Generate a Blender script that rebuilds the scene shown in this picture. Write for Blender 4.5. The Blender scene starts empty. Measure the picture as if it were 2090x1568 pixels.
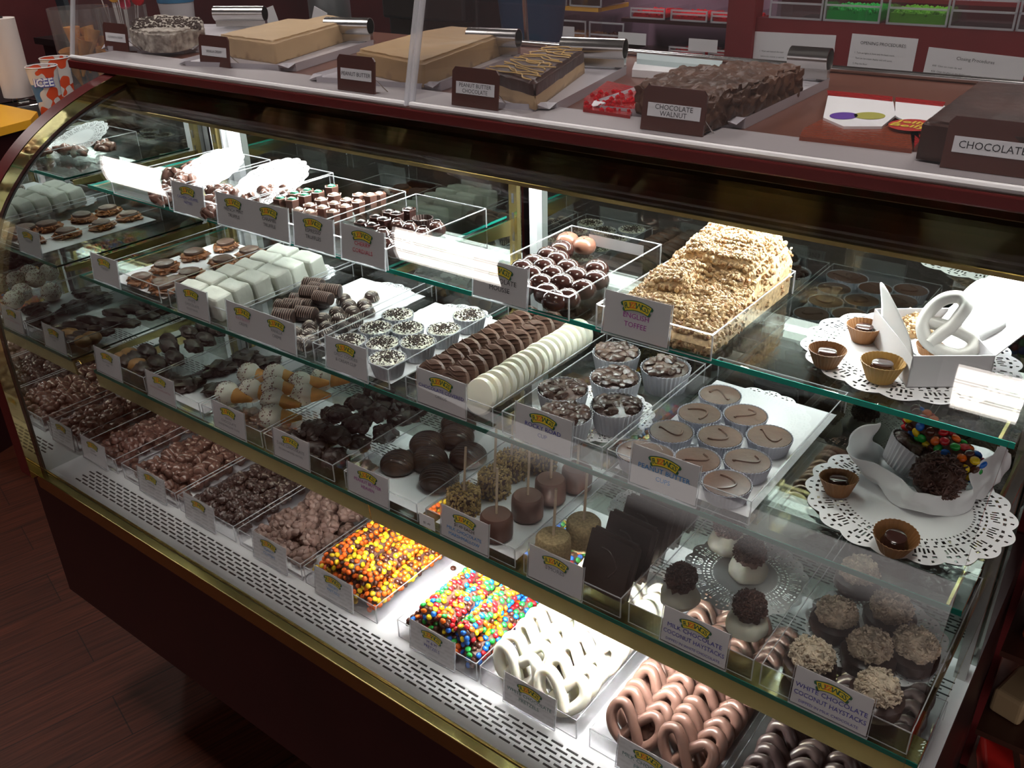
import bpy, bmesh, math, random
from mathutils import Vector, Matrix, noise
import numpy as np
random.seed(7)
PI = math.pi
sc = bpy.context.scene
C = sc.collection
# ------------------------------------------------------------------ camera
F = 1853.8; PXC, PYC = 1045.0, 784.0
CAM = np.array([1.68, 0.0, 1.60])
def _rot(yaw, pitch, roll):
    cy, sy = math.cos(yaw), math.sin(yaw); cp, sp = math.cos(pitch), math.sin(pitch)
    fwd = np.array([sy*cp, cy*cp, -sp]); right = np.array([cy, -sy, 0.0]); down = np.cross(fwd, right)
    c, s = math.cos(roll), math.sin(roll)
    return np.array([c*right+s*down, -s*right+c*down, fwd])
MR = _rot(-0.66284873, 0.4921062, 0.02575557)
cd = bpy.data.cameras.new('camera'); cam = bpy.data.objects.new('camera', cd); C.objects.link(cam)
cd.sensor_width = 36; cd.lens = F/2090*36; cd.clip_start = .02; cd.clip_end = 60
cam.matrix_world = Matrix(((MR[0][0], -MR[1][0], -MR[2][0], CAM[0]), (MR[0][1], -MR[1][1], -MR[2][1], CAM[1]),
                           (MR[0][2], -MR[1][2], -MR[2][2], CAM[2]), (0, 0, 0, 1)))
sc.camera = cam
def atY(px, py, Y):                     # the same, given its distance behind the counter
    d = MR.T @ np.array([(px-PXC)/F, (py-PYC)/F, 1.0]); q = CAM + d*((Y-CAM[1])/d[1]); return (q[0], q[1], q[2])
def at(px, py, z):                      # where the thing seen at a photo pixel stands, given its height
    d = MR.T @ np.array([(px-PXC)/F, (py-PYC)/F, 1.0]); q = CAM + d*((z-CAM[2])/d[2]); return (q[0], q[1])
# ------------------------------------------------------------------ world, exposure
w = bpy.data.worlds.new('world'); sc.world = w; w.use_nodes = True
w.node_tree.nodes['Background'].inputs[0].default_value = (1.0, .90, .88, 1)
w.node_tree.nodes['Background'].inputs[1].default_value = 1.15
_t = w.node_tree; _g = _t.nodes.new('ShaderNodeTexCoord'); _x = _t.nodes.new('ShaderNodeSeparateXYZ'); _r = _t.nodes.new('ShaderNodeValToRGB')   # added fill gradient lighting the card fronts: dim at the horizon, bright above
_t.links.new(_g.outputs['Generated'], _x.inputs[0]); _t.links.new(_x.outputs['Z'], _r.inputs[0]); _t.links.new(_r.outputs[0], _t.nodes['Background'].inputs[0])
_r.color_ramp.elements[0].position = .06; _r.color_ramp.elements[0].color = (.16, .13, .125, 1); _r.color_ramp.elements[1].position = .17; _r.color_ramp.elements[1].color = (1, .91, .89, 1)
vs = sc.view_settings; vs.view_transform = 'Standard'; vs.look = 'None'; vs.exposure = 0.22; vs.gamma = 1.0
try: vs.use_curve_mapping = False
except Exception: pass
sc.cycles.caustics_refractive = False; sc.cycles.caustics_reflective = False
sc.cycles.sample_clamp_indirect = 5; sc.cycles.transparent_max_bounces = 48; sc.cycles.max_bounces = 12
sc.cycles.glossy_bounces = 6; sc.cycles.use_denoising = True
TROFFER = 11.0; CASE_TUBE = 92.0; DECK_TUBE = 190.0
# ------------------------------------------------------------------ materials
def nodes(name):
    m = bpy.data.materials.new(name); m.use_nodes = True
    return m, m.node_tree, m.node_tree.nodes['Principled BSDF']
def mat(name, col, rough=.5, metal=0, bump=0, bscale=200, var=0, vscale=30, col2=None, spec=.5, trans=0, sss=0, detail=4, coat=0):
    m, t, b = nodes(name)
    b.inputs['Base Color'].default_value = (*col, 1); b.inputs['Roughness'].default_value = rough
    b.inputs['Metallic'].default_value = metal; b.inputs['Specular IOR Level'].default_value = spec
    if coat: b.inputs['Coat Weight'].default_value = coat
    if bump or var or col2:
        tc = t.nodes.new('ShaderNodeTexCoord')
    if bump:
        n = t.nodes.new('ShaderNodeTexNoise'); n.inputs['Scale'].default_value = bscale; n.inputs['Detail'].default_value = detail
        bp = t.nodes.new('ShaderNodeBump'); bp.inputs['Strength'].default_value = bump; bp.inputs['Distance'].default_value = .002
        t.links.new(tc.outputs['Object'], n.inputs['Vector']); t.links.new(n.outputs['Fac'], bp.inputs['Height'])
        t.links.new(bp.outputs['Normal'], b.inputs['Normal'])
    if var or col2:
        n2 = t.nodes.new('ShaderNodeTexNoise'); n2.inputs['Scale'].default_value = vscale; n2.inputs['Detail'].default_value = 5
        r = t.nodes.new('ShaderNodeValToRGB'); r.color_ramp.elements[0].position = .35; r.color_ramp.elements[1].position = .65
        c2 = col2 or tuple(min(1, c*(1+var)) for c in col)
        r.color_ramp.elements[0].color = (*(col if col2 else tuple(c*(1-var) for c in col)), 1)
        r.color_ramp.elements[1].color = (*c2, 1)
        t.links.new(tc.outputs['Object'], n2.inputs['Vector']); t.links.new(n2.outputs['Fac'], r.inputs['Fac'])
        t.links.new(r.outputs['Color'], b.inputs['Base Color'])
    return m
def clear(name, tint, ior=1.5, rough=0.0, spread=0.0, gl=1.0):
    m = bpy.data.materials.new(name); m.use_nodes = True; t = m.node_tree
    t.nodes.remove(t.nodes['Principled BSDF']); out = t.nodes['Material Output']
    tr = t.nodes.new('ShaderNodeBsdfTransparent'); tr.inputs[0].default_value = (*tint, 1)
    g = t.nodes.new('ShaderNodeBsdfGlossy'); g.inputs['Roughness'].default_value = rough; g.inputs['Color'].default_value = (gl, gl, gl, 1)
    f = t.nodes.new('ShaderNodeFresnel'); ge = t.nodes.new('ShaderNodeNewGeometry'); mr = t.nodes.new('ShaderNodeMapRange')   # same reflectance from both sides of the sheet
    mr.inputs['To Min'].default_value = ior; mr.inputs['To Max'].default_value = 1/ior
    t.links.new(ge.outputs['Backfacing'], mr.inputs['Value']); t.links.new(mr.outputs[0], f.inputs[0])
    mx = t.nodes.new('ShaderNodeMixShader'); t.links.new(f.outputs[0], mx.inputs[0]); t.links.new(tr.outputs[0], mx.inputs[1]); t.links.new(g.outputs[0], mx.inputs[2])
    last = mx
    if spread:
        d = t.nodes.new('ShaderNodeBsdfDiffuse'); d.inputs[0].default_value = (.9, .9, .92, 1)
        m2 = t.nodes.new('ShaderNodeMixShader'); m2.inputs[0].default_value = spread
        t.links.new(mx.outputs[0], m2.inputs[1]); t.links.new(d.outputs[0], m2.inputs[2]); last = m2
    t.links.new(last.outputs[0], out.inputs[0]); return m
def emit(name, col, s):
    m = bpy.data.materials.new(name); m.use_nodes = True; t = m.node_tree
    t.nodes.remove(t.nodes['Principled BSDF']); e = t.nodes.new('ShaderNodeEmission')
    e.inputs[0].default_value = (*col, 1); e.inputs[1].default_value = s
    t.links.new(e.outputs[0], t.nodes['Material Output'].inputs[0]); return m
def sss(m, w=.3, r=(1, .8, .6), s=.01):
    b = m.node_tree.nodes['Principled BSDF']; b.inputs['Subsurface Weight'].default_value = w
    b.inputs['Subsurface Radius'].default_value = r; b.inputs['Subsurface Scale'].default_value = s; return m
GLASS = clear('clear_glass', (.97, .985, .98)); SHELF = clear('shelf_glass', (.962, .985, .975)); ACR = clear('acrylic', (.975, .975, .98), 1.49)
GUARD = clear('guard_acrylic', (.95, .95, .96), 1.42, .02, .010)
EDGE = clear('acrylic_edge', (.95, .95, .97), 1.6, .08, .30)
GREEN = mat('green_glass_edge', (.006, .11, .08), .08, spec=.7); GREENLIT = mat('lit_glass_edge', (.008, .30, .23), .08, spec=.7)  # top shelf edge: light carried through the pane painted as brighter green
BRASS = mat('brass', (.62, .49, .20), .22, 1, bump=.12, bscale=18, detail=2); BRASSM = mat('polished_brass', (.72, .60, .30), .05, 1, bump=.05, bscale=12, detail=1)
BRASSD = mat('brass_dark_reflection', (.20, .165, .085), .07, 1, bump=.22, bscale=11, detail=1)  # dark room mirrored in the canopy is put into this brass colour
MIRROR = mat('mirror', (.66, .70, .68), .01, 1); MIRRORB = mat('door_mirror', (.34, .37, .34), .02, 1)
STEEL = mat('steel', (.62, .60, .58), .22, 1); CHROME = mat('chrome', (.75, .74, .73), .1, 1)
RED = mat('red_laminate', (.020, .0028, .0035), .4, var=.15, vscale=6); REDL = mat('red_edge', (.085, .009, .009), .3)
REDW = mat('red_wall', (.075, .010, .012), .6, var=.2, vscale=3)
BLACK = mat('black', (.008, .008, .009), .35); NAVY = mat('dark_teal', (.006, .014, .022), .5)
WHITE = mat('white_paint', (.74, .73, .75), .4); PAPER = mat('paper', (.78, .77, .78), .7); CARD = mat('card', (.90, .86, .86), .5)
WAX = clear('wax_paper', (.85, .85, .85), 1.3, .3, .62); DOILY = mat('doily', (.84, .83, .84), .75)
BOXW = mat('box_card', (.78, .76, .78), .55)
MILK = mat('milk_chocolate', (.112, .056, .040), .36, bump=.25, bscale=120, var=.2, vscale=25)
MILKG = mat('glossy_milk', (.14, .066, .050), .2, bump=.12, bscale=70, var=.2)
MILKP = mat('pretzel_milk', (.155, .080, .060), .34, bump=.15, bscale=90, var=.12)
DARK = mat('dark_chocolate', (.050, .028, .024), .34, bump=.3, bscale=150, var=.3)
DARKP = mat('pretzel_dark', (.060, .038, .036), .36, bump=.15, bscale=90, var=.15)
DARKG = mat('glossy_dark', (.045, .017, .014), .13, bump=.05, bscale=60)
WCHOC = sss(mat('white_chocolate', (.80, .76, .64), .35, bump=.12, bscale=80), .25, (1, .8, .5), .006)
WBLOCK = mat('powder_white', (.70, .70, .62), .6, bump=.4, bscale=90, var=.06)
CARAM = mat('caramel_nut', (.22, .075, .022), .3, bump=.6, bscale=260, var=.45, vscale=90)
PEANUT = mat('peanut_butter', (.36, .17, .055), .5, bump=.2, bscale=90, var=.2)
NUT = mat('chopped_nut', (.55, .38, .20), .6, var=.3, vscale=220, bump=.2); NUT2 = mat('toasted_nut', (.32, .17, .075), .55, var=.35, vscale=220)
NUTC = mat('nut_coating', (.48, .32, .13), .5, var=.4, vscale=160, bump=.5, bscale=300)
GRAHAM = mat('graham_crumbs', (.46, .33, .17), .8, bump=.7, bscale=500, var=.25, vscale=300)
COCO = mat('coconut', (.62, .50, .38), .7, bump=.5, bscale=300, var=.25, vscale=120)
SHRED = mat('milk_shred', (.085, .036, .026), .4, bump=.4, bscale=300, var=.3)
WAFER = sss(mat('wafer', (.62, .30, .08), .6, bump=.3, bscale=300, var=.2), .2, (1, .5, .2), .004)
STICK = mat('stick', (.62, .48, .34), .6); FLUTE = mat('paper_cup', (.62, .62, .66), .6); FLUTEB = mat('brown_paper_cup', (.24, .105, .035), .5); FLUTEY = mat('gold_paper_cup', (.46, .26, .07), .5)
FLUTED = mat('dark_paper_cup', (.055, .03, .025), .5)
FUDGEV = mat('vanilla_fudge', (.54, .37, .20), .55, bump=.35, bscale=60, var=.06, vscale=12)
FUDGEP = mat('peanut_fudge', (.42, .26, .115), .5, bump=.25, bscale=60, var=.06, vscale=12)
FUDGEC = mat('chocolate_fudge', (.085, .035, .018), .5, bump=.9, bscale=45, var=.35, vscale=14)
FUDGED = mat('dark_fudge', (.055, .022, .016), .4, bump=.5, bscale=60, var=.3, vscale=14)
FUDGEO = mat('cookie_fudge', (.58, .52, .44), .7, bump=.8, bscale=90, col2=(.22, .18, .15), vscale=70)
CRUMB = mat('cookie_crumb', (.04, .02, .014), .8, bump=1, bscale=200)
DRIZ = mat('drizzle_tan', (.62, .40, .14), .35); DRIZW = mat('drizzle_cream', (.62, .52, .44), .4)
BROWNP = mat('brown_plastic', (.085, .022, .014), .25, bump=.15, bscale=40); TRAYW = mat('tray_white', (.50, .47, .50), .3)
COUNTER = mat('counter_top', (.16, .06, .04), .3); BOARD = mat('cutting_board', (.40, .36, .36), .45)
YEL = mat('yellow_top', (.85, .42, .03), .4); INKB = mat('ink_black', (.03, .03, .035), .6)
INK = {'k': INKB, 'r': mat('ink_red', (.55, .02, .06), .6), 'p': mat('ink_purple', (.35, .02, .28), .6), 'b': mat('ink_blue', (.02, .22, .55), .6), 'n': mat('ink_navy', (.04, .04, .30), .6), 'g': mat('ink_grey', (.20, .20, .22), .6), 'm': mat('ink_mauve', (.5, .25, .3), .6), 't': mat('ink_green', (.10, .22, .20), .6)}
LYEL = mat('logo_yellow', (.72, .52, .03), .5); LGRN = mat('logo_green', (.02, .10, .05), .5); LORA = mat('logo_orange', (.75, .12, .02), .5)
SLOT = mat('slot_black', (.01, .01, .012), .6)
CANDY = {k: mat('candy_'+k, c, .14, spec=.6) for k, c in dict(red=(.52, .012, .02), orange=(.85, .14, .01), yellow=(.85, .58, .015), green=(.02, .38, .06), blue=(.01, .13, .55), brown=(.075, .02, .012)).items()}
# ------------------------------------------------------------------ mesh tools
def link(name, me, m, parent=None, loc=None):
    o = bpy.data.objects.new(name, me); C.objects.link(o)
    if m is not None and len(me.materials) == 0:
        for k in (m if isinstance(m, (list, tuple)) else [m]): me.materials.append(k)
    if parent is not None: o.parent = parent
    if loc is not None: o.location = loc
    return o
def tag(o, label, cat, group=None, kind=None):
    if label: o['label'] = label
    if cat: o['category'] = cat
    if group: o['group'] = group
    if kind: o['kind'] = kind
    return o
def root(name, loc, label, cat, group=None, rz=0):
    o = bpy.data.objects.new(name, None); C.objects.link(o); o.location = loc; o.rotation_euler = (0, 0, rz); o.empty_display_size = .02
    return tag(o, label, cat, group)
def struct(name, me, m): return tag(link(name, me, m), None, None, None, 'structure')
class MB:
    def __init__(s): s.v = []; s.f = []; s.mi = []
    def add(s, vs, fs, mi=0):
        n = len(s.v); s.v += [tuple(v) for v in vs]; s.f += [tuple(i+n for i in f) for f in fs]; s.mi += [mi]*len(fs); return s
    def box(s, x0, x1, y0, y1, z0, z1, mi=0, M=None):
        vs = [Vector((x, y, z)) for z in (z0, z1) for y in (y0, y1) for x in (x0, x1)]
        if M is not None: vs = [M @ v for v in vs]
        return s.add(vs, [(0, 2, 3, 1), (4, 5, 7, 6), (0, 1, 5, 4), (2, 6, 7, 3), (0, 4, 6, 2), (1, 3, 7, 5)], mi)
    def prism(s, pts, a, b, axis=0, mi=0):       # pts = 2D outline of the other two axes (ccw)
        def P(p, h): return (h, p[0], p[1]) if axis == 0 else ((p[0], h, p[1]) if axis == 1 else (p[0], p[1], h))
        n = len(pts); vs = [P(p, a) for p in pts]+[P(p, b) for p in pts]
        return s.add(vs, [tuple(range(n))[::-1], tuple(range(n, 2*n))]+[(i, (i+1) % n, (i+1) % n+n, i+n) for i in range(n)], mi)
    def lathe(s, prof, n=24, M=None, mi=0, ripple=0, rn=24, close=True):
        vs = []
        for (r, z) in prof:
            for k in range(n):
                a = 2*PI*k/n; rr = r*(1+ripple*(1 if k % 2 else -1)) if ripple else r
                v = Vector((rr*math.cos(a), rr*math.sin(a), z)); vs.append(M @ v if M is not None else v)
        fs = [(i*n+k, i*n+(k+1) % n, (i+1)*n+(k+1) % n, (i+1)*n+k) for i in range(len(prof)-1) for k in range(n)]
        if close: fs += [tuple(range(n))[::-1], tuple(range((len(prof)-1)*n, len(prof)*n))]
        return s.add(vs, fs, mi)
    def tube(s, pts, r, n=8, closed=False, mi=0, M=None, rf=None):
        pts = [Vector(p) for p in pts]; N = len(pts); vs = []; up = Vector((0, 0, 1)); prev = None
        for i, p in enumerate(pts):
            a = pts[(i-1) % N] if closed or i > 0 else p; b = pts[(i+1) % N] if closed or i < N-1 else p
            t = (b-a).normalized()
            if prev is None: prev = t.orthogonal().normalized()
            x = (prev-t*prev.dot(t))
            x = x.normalized() if x.length > 1e-6 else t.orthogonal().normalized()
            prev = x; y = t.cross(x); rr = r*(rf(i/(N-1)) if rf else 1)
            for k in range(n):
                v = p+(x*math.cos(2*PI*k/n)+y*math.sin(2*PI*k/n))*rr; vs.append(M @ v if M is not None else v)
        L = N if closed else N-1
        fs = [(i*n+k, i*n+(k+1) % n, ((i+1) % N)*n+(k+1) % n, ((i+1) % N)*n+k) for i in range(L) for k in range(n)]
        if not closed: fs += [tuple(range(n))[::-1], tuple(range((N-1)*n, N*n))]
        return s.add(vs, fs, mi)
    def ico(s, c, r, sub=2, amp=0, fr=60, seed=0, M=None, mi=0, flat=None):
        vs, fs = ICO[sub]; out = []; r = r if hasattr(r, '__len__') else (r, r, r)
        for v in vs:
            k = 1+amp*noise.noise(v*fr+Vector((seed*3.1, seed*1.7, seed))) if amp else 1
            q = Vector((v.x*r[0]*k, v.y*r[1]*k, v.z*r[2]*k))
            if M is not None: q = M @ q
            q = q+Vector(c)
            if flat is not None and q.z < flat: q.z = flat
            out.append(q)
        return s.add(out, fs, mi)
    def mesh(s, name, mats=None, smooth=True):
        me = bpy.data.meshes.new(name); me.from_pydata(s.v, [], s.f)
        me.polygons.foreach_set('material_index', s.mi)
        if smooth: me.polygons.foreach_set('use_smooth', [True]*len(s.f))
        if mats:
            for m in (mats if isinstance(mats, (list, tuple)) else [mats]): me.materials.append(m)
        me.update()
        if smooth: me.set_sharp_from_angle(angle=.7)
        return me
ICO = {}
for _s in (1, 2, 3):
    _b = bmesh.new(); bmesh.ops.create_icosphere(_b, subdivisions=_s, radius=1)
    ICO[_s] = ([v.co.copy() for v in _b.verts], [tuple(v.index for v in f.verts) for f in _b.faces]); _b.free()
def R3(a=0, b=0, c=0): return Matrix.Rotation(c, 4, 'Z') @ Matrix.Rotation(b, 4, 'Y') @ Matrix.Rotation(a, 4, 'X')
def T3(x, y, z): return Matrix.Translation((x, y, z))
def boxo(name, dims, m, parent=None): return link(name, MB().box(*dims).mesh(name, None, False), m, parent)
def bevel(o, w=.002, seg=2):
    b = o.modifiers.new('bevel', 'BEVEL'); b.width = w; b.segments = seg; b.limit_method = 'ANGLE'; return o
def catm(P, n=8, closed=False):
    P = [Vector(p) for p in P]; N = len(P); out = []
    for i in range(N if closed else N-1):
        a = P[i-1] if (closed or i > 0) else P[0]; b = P[i]; c = P[(i+1) % N]; d = P[(i+2) % N] if (closed or i+2 < N) else P[-1]
        for k in range(n):
            t = k/n; out.append(.5*((2*b)+(c-a)*t+(2*a-5*b+4*c-d)*t*t+(3*b-a-3*c+d)*t**3))
    if not closed: out.append(P[-1])
    return out
_tc = {}
def textmesh(s, size, bold=0, align='CENTER'):
    k = (s, round(size, 5), bold, align)
    if k not in _tc:
        cu = bpy.data.curves.new('lettering', 'FONT'); cu.body = s; cu.size = size; cu.align_x = align; cu.align_y = 'CENTER'; cu.offset = bold; cu.resolution_u = 2
        o = bpy.data.objects.new('lettering', cu); C.objects.link(o); dg = bpy.context.evaluated_depsgraph_get()
        me = bpy.data.meshes.new_from_object(o.evaluated_get(dg)); bpy.data.objects.remove(o); _tc[k] = me
    return _tc[k].copy()
def text(name, s, size, m, parent, loc, rot=(PI/2, 0, 0), bold=0, sx=1, align='CENTER', maxw=None):
    me = textmesh(s, size, bold, align); me.materials.clear(); me.materials.append(m)
    xs = [v.co.x for v in me.vertices] or [0]; wd = max(xs)-min(xs)
    if maxw and wd*sx > maxw: sx = maxw/wd
    o = bpy.data.objects.new(name, me); C.objects.link(o); o.parent = parent; o.location = loc; o.rotation_euler = rot; o.scale = (sx, 1, 1); return o
# ------------------------------------------------------------------ room
struct('floor', MB().box(-6, 8, -7, 6, -.05, 0).mesh('floor', None, False), None)
def wood_floor():
    m, t, b = nodes('wood_floor'); b.inputs['Specular IOR Level'].default_value = .15; tc = t.nodes.new('ShaderNodeTexCoord'); mp = t.nodes.new('ShaderNodeMapping'); mp.inputs['Rotation'].default_value = (0, 0, math.radians(-76))
    t.links.new(tc.outputs['Object'], mp.inputs['Vector'])
    br = t.nodes.new('ShaderNodeTexBrick'); br.inputs['Scale'].default_value = 1; br.inputs['Brick Width'].default_value = 1.2; br.inputs['Row Height'].default_value = .14
    br.inputs['Mortar Size'].default_value = .0015; br.inputs['Color1'].default_value = (.062, .018, .010, 1); br.inputs['Color2'].default_value = (.050, .015, .009, 1); br.inputs['Mortar'].default_value = (.02, .008, .006, 1)
    mp2 = t.nodes.new('ShaderNodeMapping'); mp2.inputs['Scale'].default_value = (2.5, 60, 1); t.links.new(mp.outputs[0], mp2.inputs[0])
    n = t.nodes.new('ShaderNodeTexNoise'); n.inputs['Scale'].default_value = 2.2; n.inputs['Detail'].default_value = 7; t.links.new(mp2.outputs[0], n.inputs['Vector'])
    rp = t.nodes.new('ShaderNodeValToRGB'); rp.color_ramp.elements[0].position = .3; rp.color_ramp.elements[0].color = (.45, .45, .45, 1); rp.color_ramp.elements[1].position = .75; rp.color_ramp.elements[1].color = (1.5, 1.3, 1.2, 1)
    t.links.new(n.outputs['Fac'], rp.inputs[0]); mx = t.nodes.new('ShaderNodeMix'); mx.data_type = 'RGBA'; mx.blend_type = 'MULTIPLY'; mx.inputs[0].default_value = 1
    t.links.new(mp.outputs[0], br.inputs['Vector']); t.links.new(br.outputs['Color'], mx.inputs[6]); t.links.new(rp.outputs[0], mx.inputs[7]); t.links.new(mx.outputs[2], b.inputs['Base Color'])
    b.inputs['Roughness'].default_value = .45; return m
bpy.data.objects['floor'].data.materials.append(wood_floor())
CEILM = mat('ceiling_tile', (.16, .15, .145), .8)
struct('ceiling', MB().box(-6, 8, -5.2, 6, 3.1, 3.15).mesh('ceiling', None, False), CEILM)
struct('wall_back', MB().box(-6, 8, 5.0, 5.1, 0, 3.1).mesh('wall_back', None, False), REDW)
struct('wall_left', MB().box(-4.1, -4.0, -7, 6, 0, 3.1).mesh('wall_left', None, False), REDW)
# ceiling troffers: the three seen mirrored in the curved glass, plus three unseen ones added to brighten the background
def troffer(x, y, label):
    r = root('ceiling_light', (x, y, 3.1), label, 'ceiling light', 'ceiling lights over the shop floor')
    fr = MB()
    for a in ((-.31, .31, -.31, -.27), (-.31, .31, .27, .31), (-.31, -.27, -.27, .27), (.27, .31, -.27, .27)): fr.box(*a, -.03, 0)
    link('light_frame', fr.mesh('light_frame', None, False), WHITE, r)
    lv = MB()
    for k in (-.09, .09): lv.box(-.27, .27, k-.006, k+.006, -.03, -.012)
    link('louver', lv.mesh('louver', None, False), STEEL, r)
    boxo('diffuser', (-.27, .27, -.27, .27, -.012, -.008), TROFM, r)
    for k in (-.18, 0, .18): boxo('light_tube', (-.26, .26, k-.035, k+.035, -.018, -.0125), TROFT, r)
TROFM = emit('troffer_light', (1, .90, .82), TROFFER); TROFT = emit('troffer_tube', (1, .95, .9), TROFFER*3.4)
for (x, y, lb) in ((-2.70, .57, 'square ceiling light mirrored at the left end of the curved glass'), (-.57, .57, 'square ceiling light mirrored in the middle of the curved glass'), (1.56, .57, 'square ceiling light mirrored at the right end of the curved glass'),
                   (-.57, 3.01, 'added unseen ceiling light brightening the candy bins behind the counter'), (1.56, 3.01, 'added unseen ceiling light brightening the red partition'), (-2.70, 3.01, 'added unseen ceiling light brightening the far left corner')):
    troffer(x, y, lb)
# ------------------------------------------------------------------ display case
MX = -.012; RX = 1.612
prof = [(.632, .60), (.632, .70), (.632, .80), (.633, .88), (.637, .95), (.646, 1.00), (.662, 1.052), (.691, 1.112), (.721, 1.149), (.758, 1.185), (.789, 1.210), (.834, 1.238), (.889, 1.264), (.948, 1.285), (1.0, 1.299), (1.06, 1.31)]
PF = [(p.x, p.y) for p in catm([(a, b, 0) for a, b in prof], 5)]
for _ in range(12): PF = [PF[0]]+[((PF[i-1][0]+2*PF[i][0]+PF[i+1][0])/4, (PF[i-1][1]+2*PF[i][1]+PF[i+1][1])/4) for i in range(1, len(PF)-1)]+[PF[-1]]
def offset(P, d):
    out = []
    for i, p in enumerate(P):
        a = P[max(0, i-1)]; b = P[min(len(P)-1, i+1)]; t = Vector((b[0]-a[0], b[1]-a[1])).normalized(); out.append((p[0]-t.y*d, p[1]+t.x*d))
    return out
def shell(P, d0, d1, x0, x1, mi=0, mb=None):
    mb = mb or MB(); A = offset(P, d0); B = offset(P, d1); n = len(P)
    vs = [(x, p[0], p[1]) for x in (x0, x1) for Q in (A, B) for p in Q]
    fs = []
    for i in range(n-1):
        fs += [(i, i+1, 2*n+i+1, 2*n+i), (n+i, 3*n+i, 3*n+i+1, n+i+1), (i, n+i, n+i+1, i+1), (2*n+i, 2*n+i+1, 3*n+i+1, 3*n+i)]
    fs += [(0, 2*n, 3*n, n), (n-1, 2*n-1, 4*n-1, 3*n-1)]
    return mb.add(vs, fs, mi)
case = root('display_case', (0, 0, 0), 'long dark red candy display case with curved glass front and brass trim', 'display case')
link('curved_glass', shell(PF, 0, .005, MX, RX).mesh('curved_glass'), GLASS, case)
body = MB().box(-.05, RX, .622, 1.55, .285, .592); body.box(.03, RX, .80, 1.50, 0, .285, 1)
link('base_cabinet', body.mesh('base_cabinet', [RED, BLACK], False), None, case)
boxo('deck', (MX, RX, .632, 1.165, .592, .60), WHITE, case)
fr = MB(); fr.box(-.02, RX, .617, .633, .570, .602); fr.box(-.02, RX, .6335, .637, .6005, .606)
bevel(link('front_rail', fr.mesh('front_rail', None, False), BRASS, case), .0015)
sl = MB(); k = 0
for row in range(6):
    x = .06+(row % 2)*.012
    while x < RX-.03:
        yy = .656+row*.0074
        sl.box(x, x+.018, yy, yy+.0028, .5995, .6008); x += .0243
link('vent_slots', sl.mesh('vent_slots', None, False), SLOT, case); sl = MB()
for row in range(6):
    x = .06+(row % 2)*.012
    while x < RX-.03:
        yy = 1.075+row*.0074
        sl.box(x, x+.017, yy, yy+.0022, .5995, .6008); x += .0243
link('vent_slots', sl.mesh('vent_slots', None, False), SLOT, case)
# left end panel: mirror inside, brass flange, red edge that follows the glass
top = [(1.165, 1.31), (1.165, .60)]
link('end_mirror', MB().prism(PF+top, MX-.004, MX).mesh('end_mirror', None, False), MIRROR, case)
link('brass_flange', shell(PF, .0055, .026, MX-.004, MX-.0005).mesh('brass_flange', None, False), BRASSM, case)
link('end_panel', MB().prism([(p[0], p[1]) for p in offset(PF, .026)]+[(1.5, 1.32), (1.5, .592), (.622, .592)], -.055, MX-.0045).mesh('end_panel', None, False), REDL, case)
# brass gasket line
link('gasket', shell(PF, -.003, .0, MX, MX+.003).mesh('gasket'), BLACK, case)
# back: mirrored sliding doors with frames
boxo('sliding_door', (.04, .80, 1.165, 1.171, .60, 1.32), MIRRORB, case); boxo('sliding_door', (.84, RX, 1.165, 1.171, .60, 1.32), MIRRORB, case)
for x, wd in ((-.008, .016), (.012, .020), (.050, .024), (.827, .015)): boxo('door_frame', (x, x+wd, 1.150, 1.1645, .60, 1.32), WHITE, case)
def standard(x):
    s = MB().box(x-.008, x+.008, 1.135, 1.145, .60, 1.30)
    z = .62
    while z < 1.28: s.box(x-.0022, x+.0022, 1.1345, 1.136, z, z+.016, 1); z += .032
    o = link('shelf_standard', s.mesh('shelf_standard', [BRASS, SLOT], False), None, case)
    return o
for x in (.025, .805): standard(x)
boxo('end_post', (1.590, 1.606, 1.125, 1.145, .60, 1.30), STEEL, case)
def bracket(x, z, y0):
    b = MB().prism([(1.135, z-.007), (1.135, z-.035), (1.10, z-.030), (y0+.03, z-.018), (y0+.012, z-.016), (y0+.010, z-.007)], x-.0015, x+.0015)
    o = link('shelf_bracket', b.mesh('shelf_bracket', None, False), BRASS, case)
for z, y0 in ((1.145, .845), (.985, .785), (.79, .765)):
    for x in (.025, .805, 1.595): bracket(x, z, y0)
# canopy above the top shelf hiding the lamp
cb = MB(); cb.prism([(.968, 1.258), (.975, 1.255), (1.005, 1.316), (.996, 1.319)], MX, RX)
link('canopy', cb.mesh('canopy', None, False), BRASSD, case)
boxo('canopy_lip', (MX, RX, .9655, .9715, 1.2545, 1.2595), BRASS, case)
boxo('canopy_top', (MX, RX, 1.0, 1.165, 1.312, 1.320), WHITE, case)
tube = emit('case_lamp', (.95, 1, .97), CASE_TUBE); tube2 = emit('deck_lamp', (1, .99, .96), DECK_TUBE)
for (a, b) in ((.03, .80), (.83, 1.59)):
    link('lamp_tube', MB().tube([(a, 1.045, 1.288), (b, 1.045, 1.288)], .011, 12).mesh('lamp_tube'), tube, case)
# countertop over the case
ct = MB().box(-.17, RX+.4, .965, 1.56, 1.3205, 1.336); bevel(link('countertop', ct.mesh('countertop', None, False), [REDL], case), .002)
link('counter_surface', MB().box(-.168, RX+.398, .968, 1.558, 1.336, 1.3365).mesh('cs', None, False), COUNTER, case)
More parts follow.
